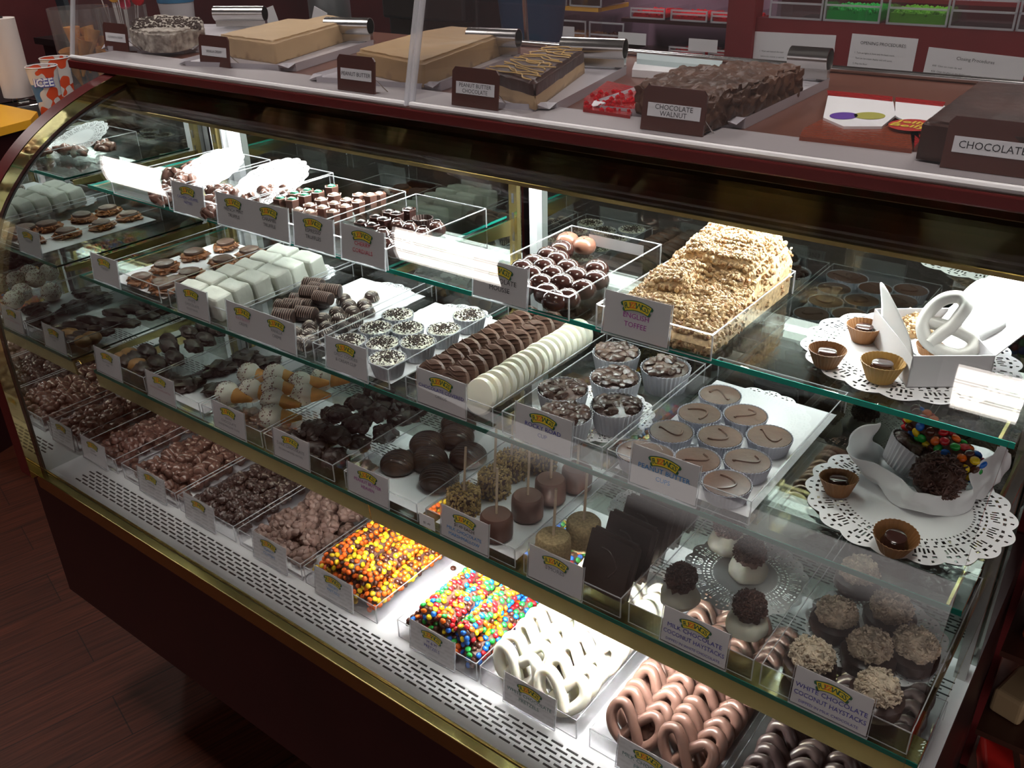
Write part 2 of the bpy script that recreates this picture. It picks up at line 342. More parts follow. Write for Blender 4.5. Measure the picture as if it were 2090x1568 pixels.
# glass shelves (top one and its mates come in two lengths)
def shelf(x0, x1, y0, z, label, rail=False):
    r = root('glass_shelf', (x0, y0, z), label, 'glass shelf', 'glass shelves in the display case')
    L = x1-x0; D = 1.125-y0
    link('pane', MB().box(0, L, .001, D, -.006, 0).mesh('pane', None, False), SHELF, r)
    e = MB().box(0, L, 0, .0012, -.0062, .0002); e.box(0, .0006, 0, D, -.0045, -.001)
    link('green_edge', e.mesh('green_edge', None, False), GREENLIT if z > 1.1 else GREEN, r)
    if rail:
        q = MB().prism([(.002, -.007), (.004, -.038), (.006, -.040), (.012, -.040), (.012, -.038), (.008, -.037), (.0055, -.007)], 0, L)
        link('brass_rail', q.mesh('brass_rail', None, False), BRASS, r)
        boxo('rail_top', (0, L, .0055, .046, -.0105, -.0075), BRASS, r)
    return r
SPLIT = .803
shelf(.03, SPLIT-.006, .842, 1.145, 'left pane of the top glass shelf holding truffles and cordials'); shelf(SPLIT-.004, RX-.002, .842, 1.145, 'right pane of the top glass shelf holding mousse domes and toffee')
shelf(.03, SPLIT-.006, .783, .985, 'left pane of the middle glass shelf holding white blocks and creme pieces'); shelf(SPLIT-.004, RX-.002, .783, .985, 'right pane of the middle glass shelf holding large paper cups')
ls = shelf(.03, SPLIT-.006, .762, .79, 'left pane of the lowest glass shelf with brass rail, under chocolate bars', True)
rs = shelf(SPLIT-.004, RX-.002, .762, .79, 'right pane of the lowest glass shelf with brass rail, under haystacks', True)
link('lamp_tube', MB().tube([(.04, .017, -.021), (.52, .017, -.021)], .008, 12).mesh('lamp_tube'), tube2, rs)
link('lamp_tube', MB().tube([(.04, .017, -.021), (.72, .017, -.021)], .008, 12).mesh('lamp_tube'), emit('old_lamp', (1, .95, .9), DECK_TUBE*.06), ls)
# ------------------------------------------------------------------ trays
def tray(x0, x1, y0, y1, z, label, h=.031, rz=0, group='clear acrylic trays in the display case'):
    w_, d_ = x1-x0, y1-y0; t = .003; m = MB()
    m.box(0, w_, 0, d_, 0, t); m.box(0, t, 0, d_, t, h); m.box(w_-t, w_, 0, d_, t, h); m.box(t, w_-t, 0, t, t, h); m.box(t, w_-t, d_-t, d_, t, h)
    r = root('acrylic_tray', (x0, y0, z+.0006), label, 'tray', group, rz)
    link('tray_body', m.mesh('tray_body', None, False), ACR, r)
    e = MB(); q = .0012
    e.box(0, w_, 0, q, h, h+q); e.box(0, w_, d_-q, d_, h, h+q); e.box(0, q, 0, d_, h, h+q); e.box(w_-q, w_, 0, d_, h, h+q)
    for X in (0, w_-q):
        for Y in (0, d_-q): e.box(X-.0001, X+q+.0001, Y-.0001, Y+q+.0001, .001, h)
    e.box(0, w_, -.0002, .0006, 0, .001)
    link('tray_rim', e.mesh('tray_rim', None, False), EDGE, r)
    return r
S1, S2, S3, S0 = 1.145, .985, .79, .60
TR = {}; TB = {}
def T(k, *a, **kw): TR[k] = tray(*a, **kw); TB[k] = a[:4]
T('A', .13, .285, .835, 1.07, S1, 'leftmost tray on the top shelf, with brown patties and a white doily')
T('B', .300, .456, .835, 1.07, S1, 'second tray on the top shelf, behind the double truffle card')
T('C', .462, .645, .835, 1.055, S1, 'tray of hexagonal green and white topped truffles on the top shelf')
T('D', .668, .815, .835, 1.055, S1, 'tray of dark cherry pieces beside the truffle tray')
T('M', .97, 1.118, .835, 1.06, S1, 'tray of glossy round mousse domes on the top shelf')
T('T', 1.156, 1.306, .835, 1.065, S1, 'tray heaped with nut covered toffee on the top shelf')
T('a', .10, .288, .79, 1.07, S2, 'tray of caramel nut clusters topped with chocolate discs')
T('b', .315, .48, .79, 1.07, S2, 'tray of upright white blocks on the middle shelf')
T('c', .492, .665, .79, 1.08, S2, 'tray of striped creme pieces on the middle shelf')
T('d', .684, .842, .79, 1.07, S2, 'tray of white cups sprinkled with dark crumbs')
T('e', .875, 1.030, .79, 1.07, S2, 'tray with rows of drizzled brown and plain white cookies')
T('f', 1.045, 1.198, .79, 1.06, S2, 'tray of tall lumpy chocolate cups on the middle shelf')
T('g', 1.204, 1.388, .79, 1.09, S2, 'tray of smooth round chocolate cups at the middle shelf right')
T('1', .035, .205, .768, 1.04, S3, 'leftmost tray on the lowest glass shelf, with dipped tan bars')
T('2', .212, .375, .768, 1.04, S3, 'tray of four flat dark clusters on the lowest glass shelf')
T('3', .382, .545, .768, 1.04, S3, 'tray of sprinkled white cones on the lowest glass shelf')
T('4', .552, .720, .768, 1.04, S3, 'tray heaped with very dark clusters on the lowest glass shelf')
T('5', .745, .898, .768, 1.05, S3, 'tray of ribbed dark domes on the lowest glass shelf')
T('6', .915, 1.078, .768, 1.05, S3, 'tray of marshmallows on sticks on the lowest glass shelf')
T('7', 1.092, 1.245, .768, 1.05, S3, 'tray with dark slabs and two crumb coated pops')
T('8', 1.256, 1.422, .768, 1.06, S3, 'tray of dark haystacks on white bases')
T('9', 1.431, 1.597, .768, 1.07, S3, 'tray of pale coconut haystacks, rightmost on the lowest glass shelf')
deckT = [(.003, .118), (.140, .318), (.326, .492), (.502, .668), (.675, .842), (.888, 1.044), (1.050, 1.216), (1.236, 1.405), (1.412, 1.60)]
dl = ['narrow deck tray of reddish brown nut clusters against the left mirror', 'deck tray of shiny milk chocolate almonds clusters', 'deck tray full of small dark clusters', 'deck tray of knobbly milk chocolate clusters beside the orange candy', 'deck tray of rods coated in orange and yellow candies', 'deck tray of rods coated in many coloured candies', 'deck tray of white coated pretzels', 'deck tray of milk chocolate pretzels', 'deck tray of dark chocolate pretzels at the right end']
for i, (a, b) in enumerate(deckT): T('D%d' % i, a, b, .715, 1.035, S0, dl[i], h=.034)
# ------------------------------------------------------------------ cards with the shop banner
def logo_meshes():
    R = .0435; half = .41
    def arc(r0, r1, h, n=16):
        vs = []; fs = []
        for i in range(n+1):
            a = -h+2*h*i/n
            sc_ = 1 if 0 < i < n else 1
            vs += [(R*0+r0*math.sin(a), r0*math.cos(a)-R, 0), (r1*math.sin(a), r1*math.cos(a)-R, 0)]
        for i in range(n): fs.append((2*i, 2*i+2, 2*i+3, 2*i+1))
        return vs, fs
    m = MB(); v, f = arc(R-.0062, R+.0062, half); m.add(v, f)
    for s in (-1, 1):                                  # ragged banner ends
        a = s*half; c, sn = math.cos(a), math.sin(a)
        for dr in (-.0035, .0035):
            m.add([((R+dr+q)*sn+s*p*c, (R+dr+q)*c-R-s*p*sn*1, 0) for p, q in ((0, -.0027), (.0022, -.0015), (.0022, .0015), (0, .0027))], [(0, 1, 2, 3) if s > 0 else (3, 2, 1, 0)])
    v, f = arc(R-.0052, R+.0052, half-.015); m.add([(x, y, .0001) for x, y, z in v], f, 1)
    base = m.mesh('banner', [LGRN, LYEL], False)
    lt = MB(); word = "FUZZIWIG'S"; ws = [.8, 1, 1, 1, .5, 1.25, .5, 1.05, .45, .9]; tot = sum(ws); acc = 0
    for ch, w_ in zip(word, ws):
        a = -(half-.045)+2*(half-.045)*(acc+w_/2)/tot; acc += w_
        me = textmesh(ch, .0098, .0001); lt_v = [Matrix.Rotation(-a, 4, 'Z') @ v.co for v in me.vertices]
        lt.add([(v.x+R*math.sin(a), v.y+R*math.cos(a)-R, .00022) for v in lt_v], [tuple(p.vertices) for p in me.polygons], 1 if ch == 'Z' else 0)
    return base, lt.mesh('banner_letters', [LGRN, LORA], False)
LOGO, LOGOT = logo_meshes()
CW, CH = .085, .0525
def card(x, y, z, blocks, label, w=CW, tilt=-.10, h=CH, rz=0, name='price_card'):
    """blocks: list of (x centre on card, [(text, size, ink), ...])"""
    r = root(name, (x, y, z), label, 'card', 'shop name cards in clear holders', rz)
    r.rotation_euler = (tilt, 0, rz)
    boxo('card_paper', (0, w, .0012, .0018, .002, h), CARD, r)
    hd = MB().box(-.0015, w+.0015, .0005, .0009, 0, h+.0015); hd.box(-.0015, w+.0015, .0021, .0025, 0, h+.0015)
    link('card_holder', hd.mesh('card_holder', None, False), ACR, r)
    ed = MB().box(-.002, w+.002, .0003, .0027, -.001, .0003); ed.box(-.002, -.0015, .0004, .0026, 0, h+.0015); ed.box(w+.0015, w+.002, .0004, .0026, 0, h+.0015)
    ed.box(w*.3, w*.7, .0027, .018, -.001, .0)
    link('holder_edge', ed.mesh('holder_edge', None, False), EDGE, r)
    for bx, lines in blocks:
        b = bpy.data.objects.new('shop_banner', LOGO); C.objects.link(b); b.parent = r; b.location = (bx, .0003, h*.80); b.rotation_euler = (PI/2, 0, 0)
        l = bpy.data.objects.new('banner_letters', LOGOT); C.objects.link(l); l.parent = b
        zz = h*.55
        for (s, size, ink) in lines:
            text('lettering', s, size, INK[ink], r, (bx, .00035, zz), maxw=(w/len(blocks))*.94); zz -= size*1.22
    return r
m5 = .0075
card(.322, .829, S1+.002, [(CW/2, [('CASHEW CARAMEL', .0065, 'n'), ('PATTIES', .0065, 'n')])], 'white card lettered cashew caramel patties')
card(.441, .829, S1+.002, [(.043, [('FRENCH MINT', .0075, 'k'), ('TRUFFLE', .0075, 'k')]), (.129, [('CARAMEL', .0075, 'k'), ('TRUFFLE', .0075, 'k')])], 'wide double card lettered french mint and caramel truffle', w=.172)
card(.626, .829, S1+.002, [(CW/2, [('ESPRESSO', .0078, 'k'), ('TRUFFLES', .0078, 'k')])], 'card lettered espresso truffles')
card(.728, .829, S1+.002, [(CW/2, [('CHERRY', .0085, 'r'), ('CORDIALS', .0085, 'r')])], 'card with red cherry cordials lettering')
card(.972, .829, S1+.002, [(CW/2, [('CHOCOLATE', .0088, 'k'), ('MOUSSE', .0088, 'k')])], 'card lettered chocolate mousse')
card(1.169, .829, S1+.002, [(CW/2, [('ENGLISH', .0088, 'p'), ('TOFFEE', .0088, 'p')])], 'card with purple english toffee lettering')
card(.083, .783, S2+.002, [(CW/2, [('TURTLES', .006, 'g')])], 'small faced card in front of the caramel nut clusters')
card(.347, .783, S2+.002, [(CW/2, [('WHITE', .0065, 'g'), ('CHOCOLATE', .0065, 'g'), ('ROCKY ROAD', .0048, 'g')])], 'card in front of the white blocks on the middle shelf')
card(.484, .783, S2+.002, [(.041, [('RASPBERRY', .007, 'm'), ('CREME', .007, 'g')]), (.123, [('VANILLA', .007, 'g'), ('CREME', .007, 'g')])], 'wide double card lettered raspberry creme and vanilla creme', w=.165)
card(.718, .783, S2+.002, [(CW/2, [('OREO COOKIES', .0068, 'g'), ('& CREAM CUP', .0068, 'g')])], 'card in front of the crumb sprinkled white cups')
card(.902, .783, S2+.002, [(CW/2, [('CHOCOLATE COVERED', .0075, 'n'), ('OREOS', .0065, 'g')])], 'card in front of the rows of drizzled cookies')
card(1.070, .783, S2+.002, [(CW/2, [('ROCKY ROAD', .0085, 'n'), ('CUP', .0075, 'n')])], 'card lettered rocky road cup')
card(1.240, .783, S2+.002, [(CW/2, [('PEANUT BUTTER', .0088, 'b'), ('CUPS', .008, 'b')])], 'card with blue peanut butter cups lettering')
card(.045, .762, S3+.002, [(CW/2, [('PEANUT BUTTER', .005, 'g'), ('BARS', .005, 'g')])], 'leftmost card on the lowest glass shelf, before the bars')
card(.219, .762, S3+.002, [(CW/2, [('DARK', .005, 'g'), ('SMOKED CARAMEL PATTIES', .0052, 'm')])], 'card before the flat dark clusters on the lowest shelf')
card(.420, .762, S3+.002, [(CW/2, [('WHITE', .0058, 'g'), ('CHOCOLATE', .0068, 'g'), ('MARSHMALLOW CONE', .0055, 'g')])], 'card lettered white chocolate marshmallow cone')
card(.581, .762, S3+.002, [(CW/2, [('DARK CHOCOLATE', .0075, 'g'), ('PECAN CARAMEL PATTIES', .005, 'g')])], 'card lettered dark chocolate before the heap of dark clusters')
card(.757, .762, S3+.002, [(CW/2, [('PEANUT BUTTER', .0076, 'p'), ('HEAVEN', .0076, 'p')])], 'card lettered peanut butter heaven')
card(.948, .762, S3+.002, [(CW/2, [('$1.49 EACH', .0072, 'k'), ('MILK CHOCOLATE', .0075, 'b'), ('MARSHMALLOW', .0075, 'b')])], 'card with a price and milk chocolate marshmallow lettering')
card(1.103, .762, S3+.002, [(CW/2, [("S'MORES", .008, 'g')])], "card lettered s'mores before the dark slabs")
card(1.305, .762, S3+.002, [(CW/2, [('MILK CHOCOLATE', .0085, 'n'), ('COCONUT HAYSTACKS', .0085, 'n'), ('DIPPED IN WHITE CHOCOLATE', .005, 'n')])], 'card lettered milk chocolate coconut haystacks')
card(1.470, .762, S3+.002, [(CW/2, [('WHITE CHOCOLATE', .0085, 'n'), ('COCONUT HAYSTACKS', .0085, 'n'), ('DIPPED IN MILK CHOCOLATE', .005, 'n')])], 'card lettered white chocolate coconut haystacks')
dc = [(.006, [('PECAN', .0055, 'g'), ('CLUSTERS', .0055, 'g')], 'leftmost deck card, in front of the narrow cluster tray'), (.208, [('ALMOND', .006, 'g'), ('CLUSTERS', .006, 'g')], 'deck card before the milk chocolate almond clusters'),
      (.357, [('RAISIN CLUSTERS', .006, 'g')], 'deck card before the small dark clusters'), (.552, [('PEANUT', .0068, 'b'), ('CLUSTERS', .0068, 'b')], 'deck card before the knobbly milk chocolate clusters'),
      (.710, [("REESE'S", .0068, 'b'), ('PRETZELS', .0068, 'b')], 'deck card before the orange and yellow candy rods'), (.921, [('M & M', .0072, 'n'), ('PRETZELS', .0072, 'n')], 'deck card before the many coloured candy rods'),
      (1.099, [('WHITE CHOCOLATE', .008, 't'), ('PRETZELS', .008, 't')], 'deck card lettered white chocolate pretzels'), (1.283, [('MILK CHOCOLATE', .0085, 't'), ('PRETZELS', .0085, 't')], 'deck card lettered milk chocolate pretzels')]
for x, ln, lb in dc: card(x, .706, S0+.004, [(CW/2, ln)], lb)
# small price tag left of the marshmallow card, staff side stickers
pt = root('price_tag', (.905, .764, S3+.002), 'small blank price tag left of the marshmallow card', 'tag'); boxo('tag_paper', (0, .03, 0, .0006, 0, .022), CARD, pt); text('lettering', '$1.49', .006, INKB, pt, (.015, -.0003, .008))
for k, s, xc in (('M', 'MOUSSE', .075), ('T', 'ENGLISH TOFFEE', .075)):
    d_ = .225 if k == 'M' else .230
    st = boxo('back_sticker', (xc-.045, xc+.045, d_+.0003, d_+.0006, .008, .024), CARD, TR[k])
    text('lettering', s, .010, INKB, TR[k], (xc, d_+.0009, .016), rot=(PI/2, 0, PI), maxw=.08)
# ================================================================== sweets
def cat_(xs): return [x for x in xs]
def kids(o): return KIDS.get(o.name, [])
KIDS = {}
_proto_parts = {}
def multi(name, parts, loc, label, cat, group, rz=0, rx=0, ry=0, s=1, stuffs=()):
    """a thing made of shared meshes: parts = [(part name, mesh)]; a single part becomes the thing itself"""
    if len(parts) == 1:
        o = bpy.data.objects.new(name, parts[0][1]); C.objects.link(o)
    else:
        o = bpy.data.objects.new(name, None); C.objects.link(o); o.empty_display_size = .01
        for pn, me in parts:
            c = bpy.data.objects.new(pn, me); C.objects.link(c); c.parent = o
    o.location = loc; o.rotation_euler = (rx, ry, rz); o.scale = (s, s, s)
    return tag(o, label, cat, group)
ORD = ['nearest the front glass', 'second nearest the front glass', 'third from the front glass', 'fourth from the front glass', 'fifth from the front glass', 'sixth from the front glass', 'seventh from the front glass', 'eighth from the front glass', 'ninth from the front glass', 'tenth from the front glass', 'eleventh from the front glass', 'twelfth from the front glass', 'thirteenth from the front glass', 'fourteenth from the front glass', 'fifteenth from the front glass', 'sixteenth from the front glass', 'seventeenth from the front glass', 'eighteenth from the front glass', 'nineteenth from the front glass', 'twentieth from the front glass']
def setout(name, variants, pts, z, base, cat, group, zo=0, rz=None, s=(.95, 1.05), tilt=0, ordered=True, inn=None):
    """lay things out where the photo shows them; z = height of the point clicked, zo = z of the base"""
    P = [(*at(px, py, z),) for px, py in pts]
    if inn: t_ = TB[inn[0]]; q_ = inn[1]; P = [(min(max(x, t_[0]+q_), t_[1]-q_), min(max(y, t_[2]+q_), t_[3]-q_)) for x, y in P]
    idx = sorted(range(len(P)), key=lambda i: P[i][1]); out = []
    for rank, i in enumerate(idx):
        lab = base+(', '+(ORD[rank] if rank < len(idx)-1 or rank < 2 else 'farthest from the front glass') if ordered and len(P) > 1 and rank < 20 else '')
        out.append(multi(name, random.choice(variants), (P[i][0], P[i][1], zo), lab, cat, group, random.uniform(0, 6.28) if rz is None else rz+random.uniform(-.15, .15), random.uniform(-tilt, tilt), random.uniform(-tilt, tilt), random.uniform(*s)))
    return out
# --- mesh prototypes
def cluster(seed, n, rad, nr, m, elong=1.3, amp=.25, fr=3, hgt=.6):
    random.seed(seed); b = MB()
    b.ico((0, 0, rad*.45), (rad*.85, rad*.8, rad*.5), 2, .3, 2.5, seed, flat=0)
    for i in range(n):
        a = random.uniform(0, 2*PI); q = math.sqrt(random.random())*rad*.85; zz = (1-(q/rad)**2)*rad*hgt+nr*.6
        r = nr*random.uniform(.8, 1.15)
        b.ico((q*math.cos(a), q*math.sin(a), zz), (r*elong, r, r*.85), 2 if nr > .004 else 1, amp, fr, seed*31+i, R3(random.uniform(-1, 1), random.uniform(-1, 1), random.uniform(0, 6)), flat=0)
    return b.mesh('cluster', m)
def V(f, n, *a, **k): return [[('c', f(s+1, *a, **k))] for s in range(n)]
PATTY = V(cluster, 3, 9, .020, .0085, MILKG, 1.6, .25, 2.5, .45)
ALM = V(cluster, 3, 9, .017, .0085, MILKG, 1.55, .12, 2, .6)
REDC = V(cluster, 3, 16, .022, .0075, mat('milk_cluster', (.135, .058, .044), .3, bump=.3, bscale=90, var=.2), 1.3, .4, 3, .6)
DRK = V(cluster, 3, 16, .017, .0052, DARK, 1.3, .35, 3, .7)
PEA = V(cluster, 3, 22, .023, .0066, mat('dull_milk', (.175, .105, .086), .5, bump=.3, bscale=120, var=.2), 1.25, .3, 3, .75)
PEC = V(cluster, 3, 14, .020, .0068, mat('pecan_dark', (.085, .042, .032), .3, bump=.3, bscale=120, var=.3), 1.5, .35, 3, .6)
DKBIG = V(cluster, 3, 12, .025, .008, DARK, 1.3, .4, 3, .5)
def heap(name, variants, x0, x1, y0, y1, z, nx, ny, base, cat, group, layers=1, jit=.25, dz=.016, sc_=(.9, 1.1), skip=0, grow=0):
    sx = (x1-x0)/nx; sy = (y1-y0)/ny
    for L in range(layers):
        off = .5*(L % 2)
        for i in range(nx-(L % 2)):
            for j in range(ny-(L % 2)):
                if random.random() < skip: continue
                x = x0+(i+.5+off+random.uniform(-jit, jit))*sx; y = y0+(j+.5+off+random.uniform(-jit, jit))*sy
                multi(name, random.choice(variants), (x, y, z+L*dz+grow*(y-y0)), base, cat, group, random.uniform(0, 6.28), random.uniform(-.3, .3)*(L > 0), random.uniform(-.3, .3)*(L > 0), random.uniform(*sc_))
# --- doily: a real lace sheet with holes
def doily(name, x, y, z, R, label, rz=0, sx=1, n=144, solid=.60, scal=18, tilt=(0, 0)):
    NR = 17; rings = [0.0, solid, solid+.015]+[solid+.015+(1-solid-.015)*k/NR for k in range(1, NR+1)]
    vs = [(0, 0, 0)]; fs = []; n = scal*14
    for r in rings[1:]:
        for k in range(n):
            a = 2*PI*k/n; edge = 1+.06*abs(math.sin(a*scal/2))*max(0, (r-.9)/.1) if r > .9 else 1
            vs.append((R*r*edge*math.cos(a), R*r*edge*math.sin(a), 0))
    for k in range(n): fs.append((0, 1+k, 1+(k+1) % n))
    for i in range(len(rings)-2):
        for k in range(n):
            ph = k % 14; hole = False; pd = (k+7) % 14
            if i == 2: hole = k % 3 == 0
            elif i in (4, 5): hole = ph in (1, 2, 5, 6, 9, 10) and not (i == 5 and ph in (2, 10))
            elif i == 7: hole = k % 4 in (1, 2)
            elif i in (9, 10, 11, 12): hole = ph in (3, 5, 7, 9, 11) and (i > 9 or ph in (5, 7, 9)) and (i < 12 or ph in (3, 7, 11))
            elif i in (10, 11) and 0: hole = False
            elif i == 14: hole = ph in (2, 3, 6, 7, 10, 11)
            elif i == 16: hole = ph in (4, 9)
            if hole: continue
            a0 = 1+i*n; a1 = 1+(i+1)*n
            fs.append((a0+k, a1+k, a1+(k+1) % n, a0+(k+1) % n))
    b = MB().add(vs, fs); o = link(name, b.mesh('doily', None, False), DOILY, None, (x, y, z)); o.rotation_euler = (tilt[0], tilt[1], rz); o.scale = (sx, 1, 1)
    return tag(o, label, 'doily', 'paper doilies')
def liner(x0, x1, y0, y1, z, label):
    o = boxo('paper_liner', (x0, x1, y0, y1, z, z+.0004), PAPER); return tag(o, label, 'paper liner', 'paper liners')
# ================================================================== top shelf
z1 = S1+.0040
doily('doily', .215, .985, z1+.020, .064, 'bright doily rising at the back of the leftmost top tray', tilt=(.38, 0), solid=.5)
doily('doily', .388, .985, z1+.022, .068, 'bright doily rising at the back of the second top tray', tilt=(.38, 0), solid=.5)
setout('nut_patty', PATTY, [(395, 337), (352, 350), (352, 374), (328, 390), (375, 360), (335, 405), (372, 385)], z1+.014, 'glossy lumpy brown patty in the leftmost top tray', 'chocolate', 'patties in the leftmost top tray', z1, inn=('A', .016))
setout('nut_patty', PATTY, [(430, 382), (463, 388), (442, 402), (432, 422), (545, 387), (590, 387), (498, 404), (480, 420)], z1+.014, 'glossy lumpy brown patty in the second top tray', 'chocolate', 'patties in the second top tray', z1, inn=('B', .016))
def hexcup(top, body, capc):
    b = MB().lathe([(.0088, 0), (.0098, .004), (.0112, .0175), (.0112, .019), (.0095, .0195), (.0085, .0175)], 6); me = b.mesh('body', body, False)
    c = MB().ico((0, 0, .0185), (.0065, .0062, .0035), 2, .3, 2, 5); return [('cup', me), ('topping', c.mesh('topping', capc))]
GT = mat('green_topping', (.03, .22, .12), .3); WT = mat('cream_topping', (.62, .52, .42), .3)
setout('hex_truffle', [hexcup(0, MILKG, GT)], [(570, 407), (596, 410), (597, 397), (622, 401), (627, 391), (649, 394), (677, 384)], S1+.022, 'hexagonal truffle with green top', 'truffle', 'green topped hexagonal truffles', z1, rz=.3, s=(1.08, 1.15), inn=('C', .013))
setout('hex_truffle', [hexcup(0, MILKG, WT)], [(633, 421), (656, 410), (659, 427), (683, 401), (682, 417), (680, 434), (708, 410), (705, 424), (731, 414), (733, 401), (756, 401), (782, 395), (610, 431), (633, 436)], S1+.022, 'hexagonal truffle with cream top', 'truffle', 'cream topped hexagonal truffles', z1, rz=.3, s=(1.08, 1.15), inn=('C', .013))
DT = mat('dark_topping', (.02, .012, .012), .3)
setout('hex_truffle', [hexcup(0, DARKG, DT)], [(733, 455), (760, 443), (782, 432), (760, 462), (784, 450), (810, 439), (835, 430)], S1+.022, 'hexagonal truffle with dark top', 'truffle', 'dark topped hexagonal truffles', z1, rz=.3, s=(1.08, 1.15), inn=('D', .013))
def swirlball():
    b = MB().lathe([(.007, 0), (.0115, .003), (.0125, .008), (.0115, .013), (.008, .017), (.003, .0185), (.0005, .0188)], 20)
    t = MB().tube(catm([(.006*math.cos(a), .005*math.sin(a), .0185+.0008*math.sin(a)) for a in [k*PI/4 for k in range(8)]], 4, True), .0009, 6, True)
    return [('shell', b.mesh('shell', DARKG)), ('swirl', t.mesh('swirl', DARKG))]
setout('cherry_cordial', [swirlball()], [(811, 457), (836, 464), (863, 474), (891, 462), (805, 483), (808, 505), (781, 476), (786, 495), (838, 484), (830, 502)], S1+.018, 'round dark cordial with a looped swirl on top', 'chocolate', 'dark round cordials', z1, rz=.5, s=(1.08, 1.15), inn=('D', .015))
# fluted paper cup prototypes
def fluted(r0, r1, h, m, n=56, rp=.035, name='paper_cup'):
    b = MB(); b.lathe([(r0*.2, .0002), (r0*.96, .0002), (r0, .001), (r1, h), (r1-.0005, h+.0001), (r0-.0007, .0016), (r0*.2, .0012)], n, ripple=rp, close=False); return b.mesh(name, m)
xy = at(863, 452, S1+.02)
multi('fluted_cup', [('paper_cup', fluted(.0115, .016, .022, FLUTED, 44)), ('filling', swirlball()[0][1])], (xy[0], xy[1], z1), 'dark fluted paper cup with a swirled sweet among the cordials', 'chocolate cup', None)
def dome(seed, m):
    b = MB(); prof_ = [(.0135, 0), (.0175, .0035), (.0190, .0095), (.0183, .015), (.0150, .0205), (.0095, .0240), (.004, .0252), (.0004, .0254)]
    b.lathe(prof_, 28); d = MB()
    for a in (0, 2.1, 4.2): d.ico((.0035*math.cos(a+seed), .0035*math.sin(a+seed), .0250), (.0036, .0018, .0014), 1, 0, M=R3(0, 0, a+seed))
    return [('shell', b.mesh('shell', m)), ('crease', d.mesh('crease', m))]
D5 = [(1134, 493), (1107, 506), (1080, 522), (1049, 531), (1139, 517), (1111, 531), (1085, 548), (1159, 534), (1128, 548), (1104, 565), (1176, 551), (1147, 565), (1116, 584), (1190, 577), (1158, 595), (1188, 537), (1218, 536), (1217, 558), (1055, 552), (1115, 606)]
D5 = [p for p in D5 if p != (1115, 606) and p != (1188, 537)]+[(1122, 604), (1062, 572)]
setout('mousse_dome', [dome(1, DARKG), dome(2, DARKG)], D5, z1+.020, 'glossy dark mousse dome', 'chocolate', 'dark mousse domes', z1, s=(.89, .93), inn=('M', .018))
setout('mousse_dome', [dome(1, mat('milk_dome', (.20, .085, .055), .3))], [(1159, 484), (1193, 493)], z1+.016, 'lighter milk brown mousse dome at the tray back', 'chocolate', 'milk mousse domes', z1, s=(.88, .90), rz=0)
# heaped nut toffee: one mass of broken slabs under loose chopped nuts
def toffee(name, x0, x1, y0, y1, z, hf, nb, seed, sc_=.0032, over=0.):
    random.seed(seed); b = MB(); nx, ny = 26, 34; g = []
    for j in range(ny):
        for i in range(nx):
            u = i/(nx-1); v = j/(ny-1); x = x0+(x1-x0)*u; y = y0+(y1-y0)*v
            e = min(1, min(u, 1-u)*7, min(v, 1-v)*7); h = hf(u, v)*(.45+.55*max(0, e)**.6)+.010*noise.noise(Vector((x*38, y*38, seed)))*e
            g.append((x, y, max(.002, h)))
    b.add([(p[0], p[1], z+p[2]) for p in g]+[(p[0], p[1], z) for p in g], [(j*nx+i, j*nx+i+1, (j+1)*nx+i+1, (j+1)*nx+i) for j in range(ny-1) for i in range(nx-1)], 0)
    per = [i for i in range(nx)]+[j*nx+nx-1 for j in range(1, ny)]+[(ny-1)*nx+i for i in range(nx-2, -1, -1)]+[j*nx for j in range(ny-2, 0, -1)]
    N = nx*ny; b.f += [(per[k], per[k]+N, per[(k+1) % len(per)]+N, per[(k+1) % len(per)]) for k in range(len(per))]; b.mi += [0]*len(per)
    for k in range(nb):
        i = random.randrange(nx-1); j = random.randrange(ny-1); p = g[j*nx+i]; q = g[(j+1)*nx+i+1]; t = random.random(); t2 = random.random()
        c = (p[0]+(q[0]-p[0])*t, p[1]+(q[1]-p[1])*t2, z+(p[2]+q[2])/2+random.uniform(0, .0025))
        if i in (0, nx-2) or j in (0, ny-2): c = (c[0]+random.uniform(-.002, .002), c[1]+random.uniform(-.002, .002), z+random.uniform(.001, 1)*p[2])
        r = sc_*random.uniform(.55, 1.1); b.ico(c, (r*1.25, r, r*.8), 1, .5, 2, k, R3(*(random.uniform(0, 3) for _ in range(3))), random.choice((0, 0, 0, 1)))
    return b.mesh(name, [NUT, NUT2], False)
def hf(u, v):
    h = .018+.060*v**1.1
    if u < .35: h -= .020*(1-u/.35)*(v > .3)
    if v > .55 and u > .25: h += .014
    if .3 < v < .5 and u < .5: h += .012
    return h
tf = link('nut_toffee', toffee('nut_toffee', 1.161, 1.302, .842, 1.060, z1, hf, 7500, 3), None); tag(tf, 'heap of broken toffee slabs under loose chopped nuts filling its tray', 'toffee', None, 'stuff')
# doily, cups and open gift box, top shelf right
doily('doily', 1.475, .975, S1+.0008, .108, 'large lace doily under the open white box on the top shelf', .2, 1.0, solid=.66)
BON = MB().lathe([(.008, 0), (.012, .002), (.0125, .008), (.0095, .0165), (.0085, .0170)], 22).mesh('bonbon', DARKG); BONR = MB().lathe([(.0086, .0166), (.0094, .0168), (.0094, .0180), (.0082, .0186), (.0005, .0184)], 20).mesh('bonbon_cap', DARKG)
FB = fluted(.0120, .0200, .0200, FLUTEB, 60, .022); FY = fluted(.0120, .0200, .0200, FLUTEY, 60, .022)
def candycup(px, py, z, z0, label, pm=FB, s=1.0, tilt=0):
    x, y = at(px, py, z); return multi('candy_cup', [('paper_cup', pm), ('bonbon', BON), ('bonbon_cap', BONR)], (x, y, z0), label, 'candy cup', None, random.uniform(0, 6), tilt, 0, s)
candycup(1763, 678, S1+.012, S1+.0014, 'brown paper candy cup on the top doily, nearest the leaning flap of the box')
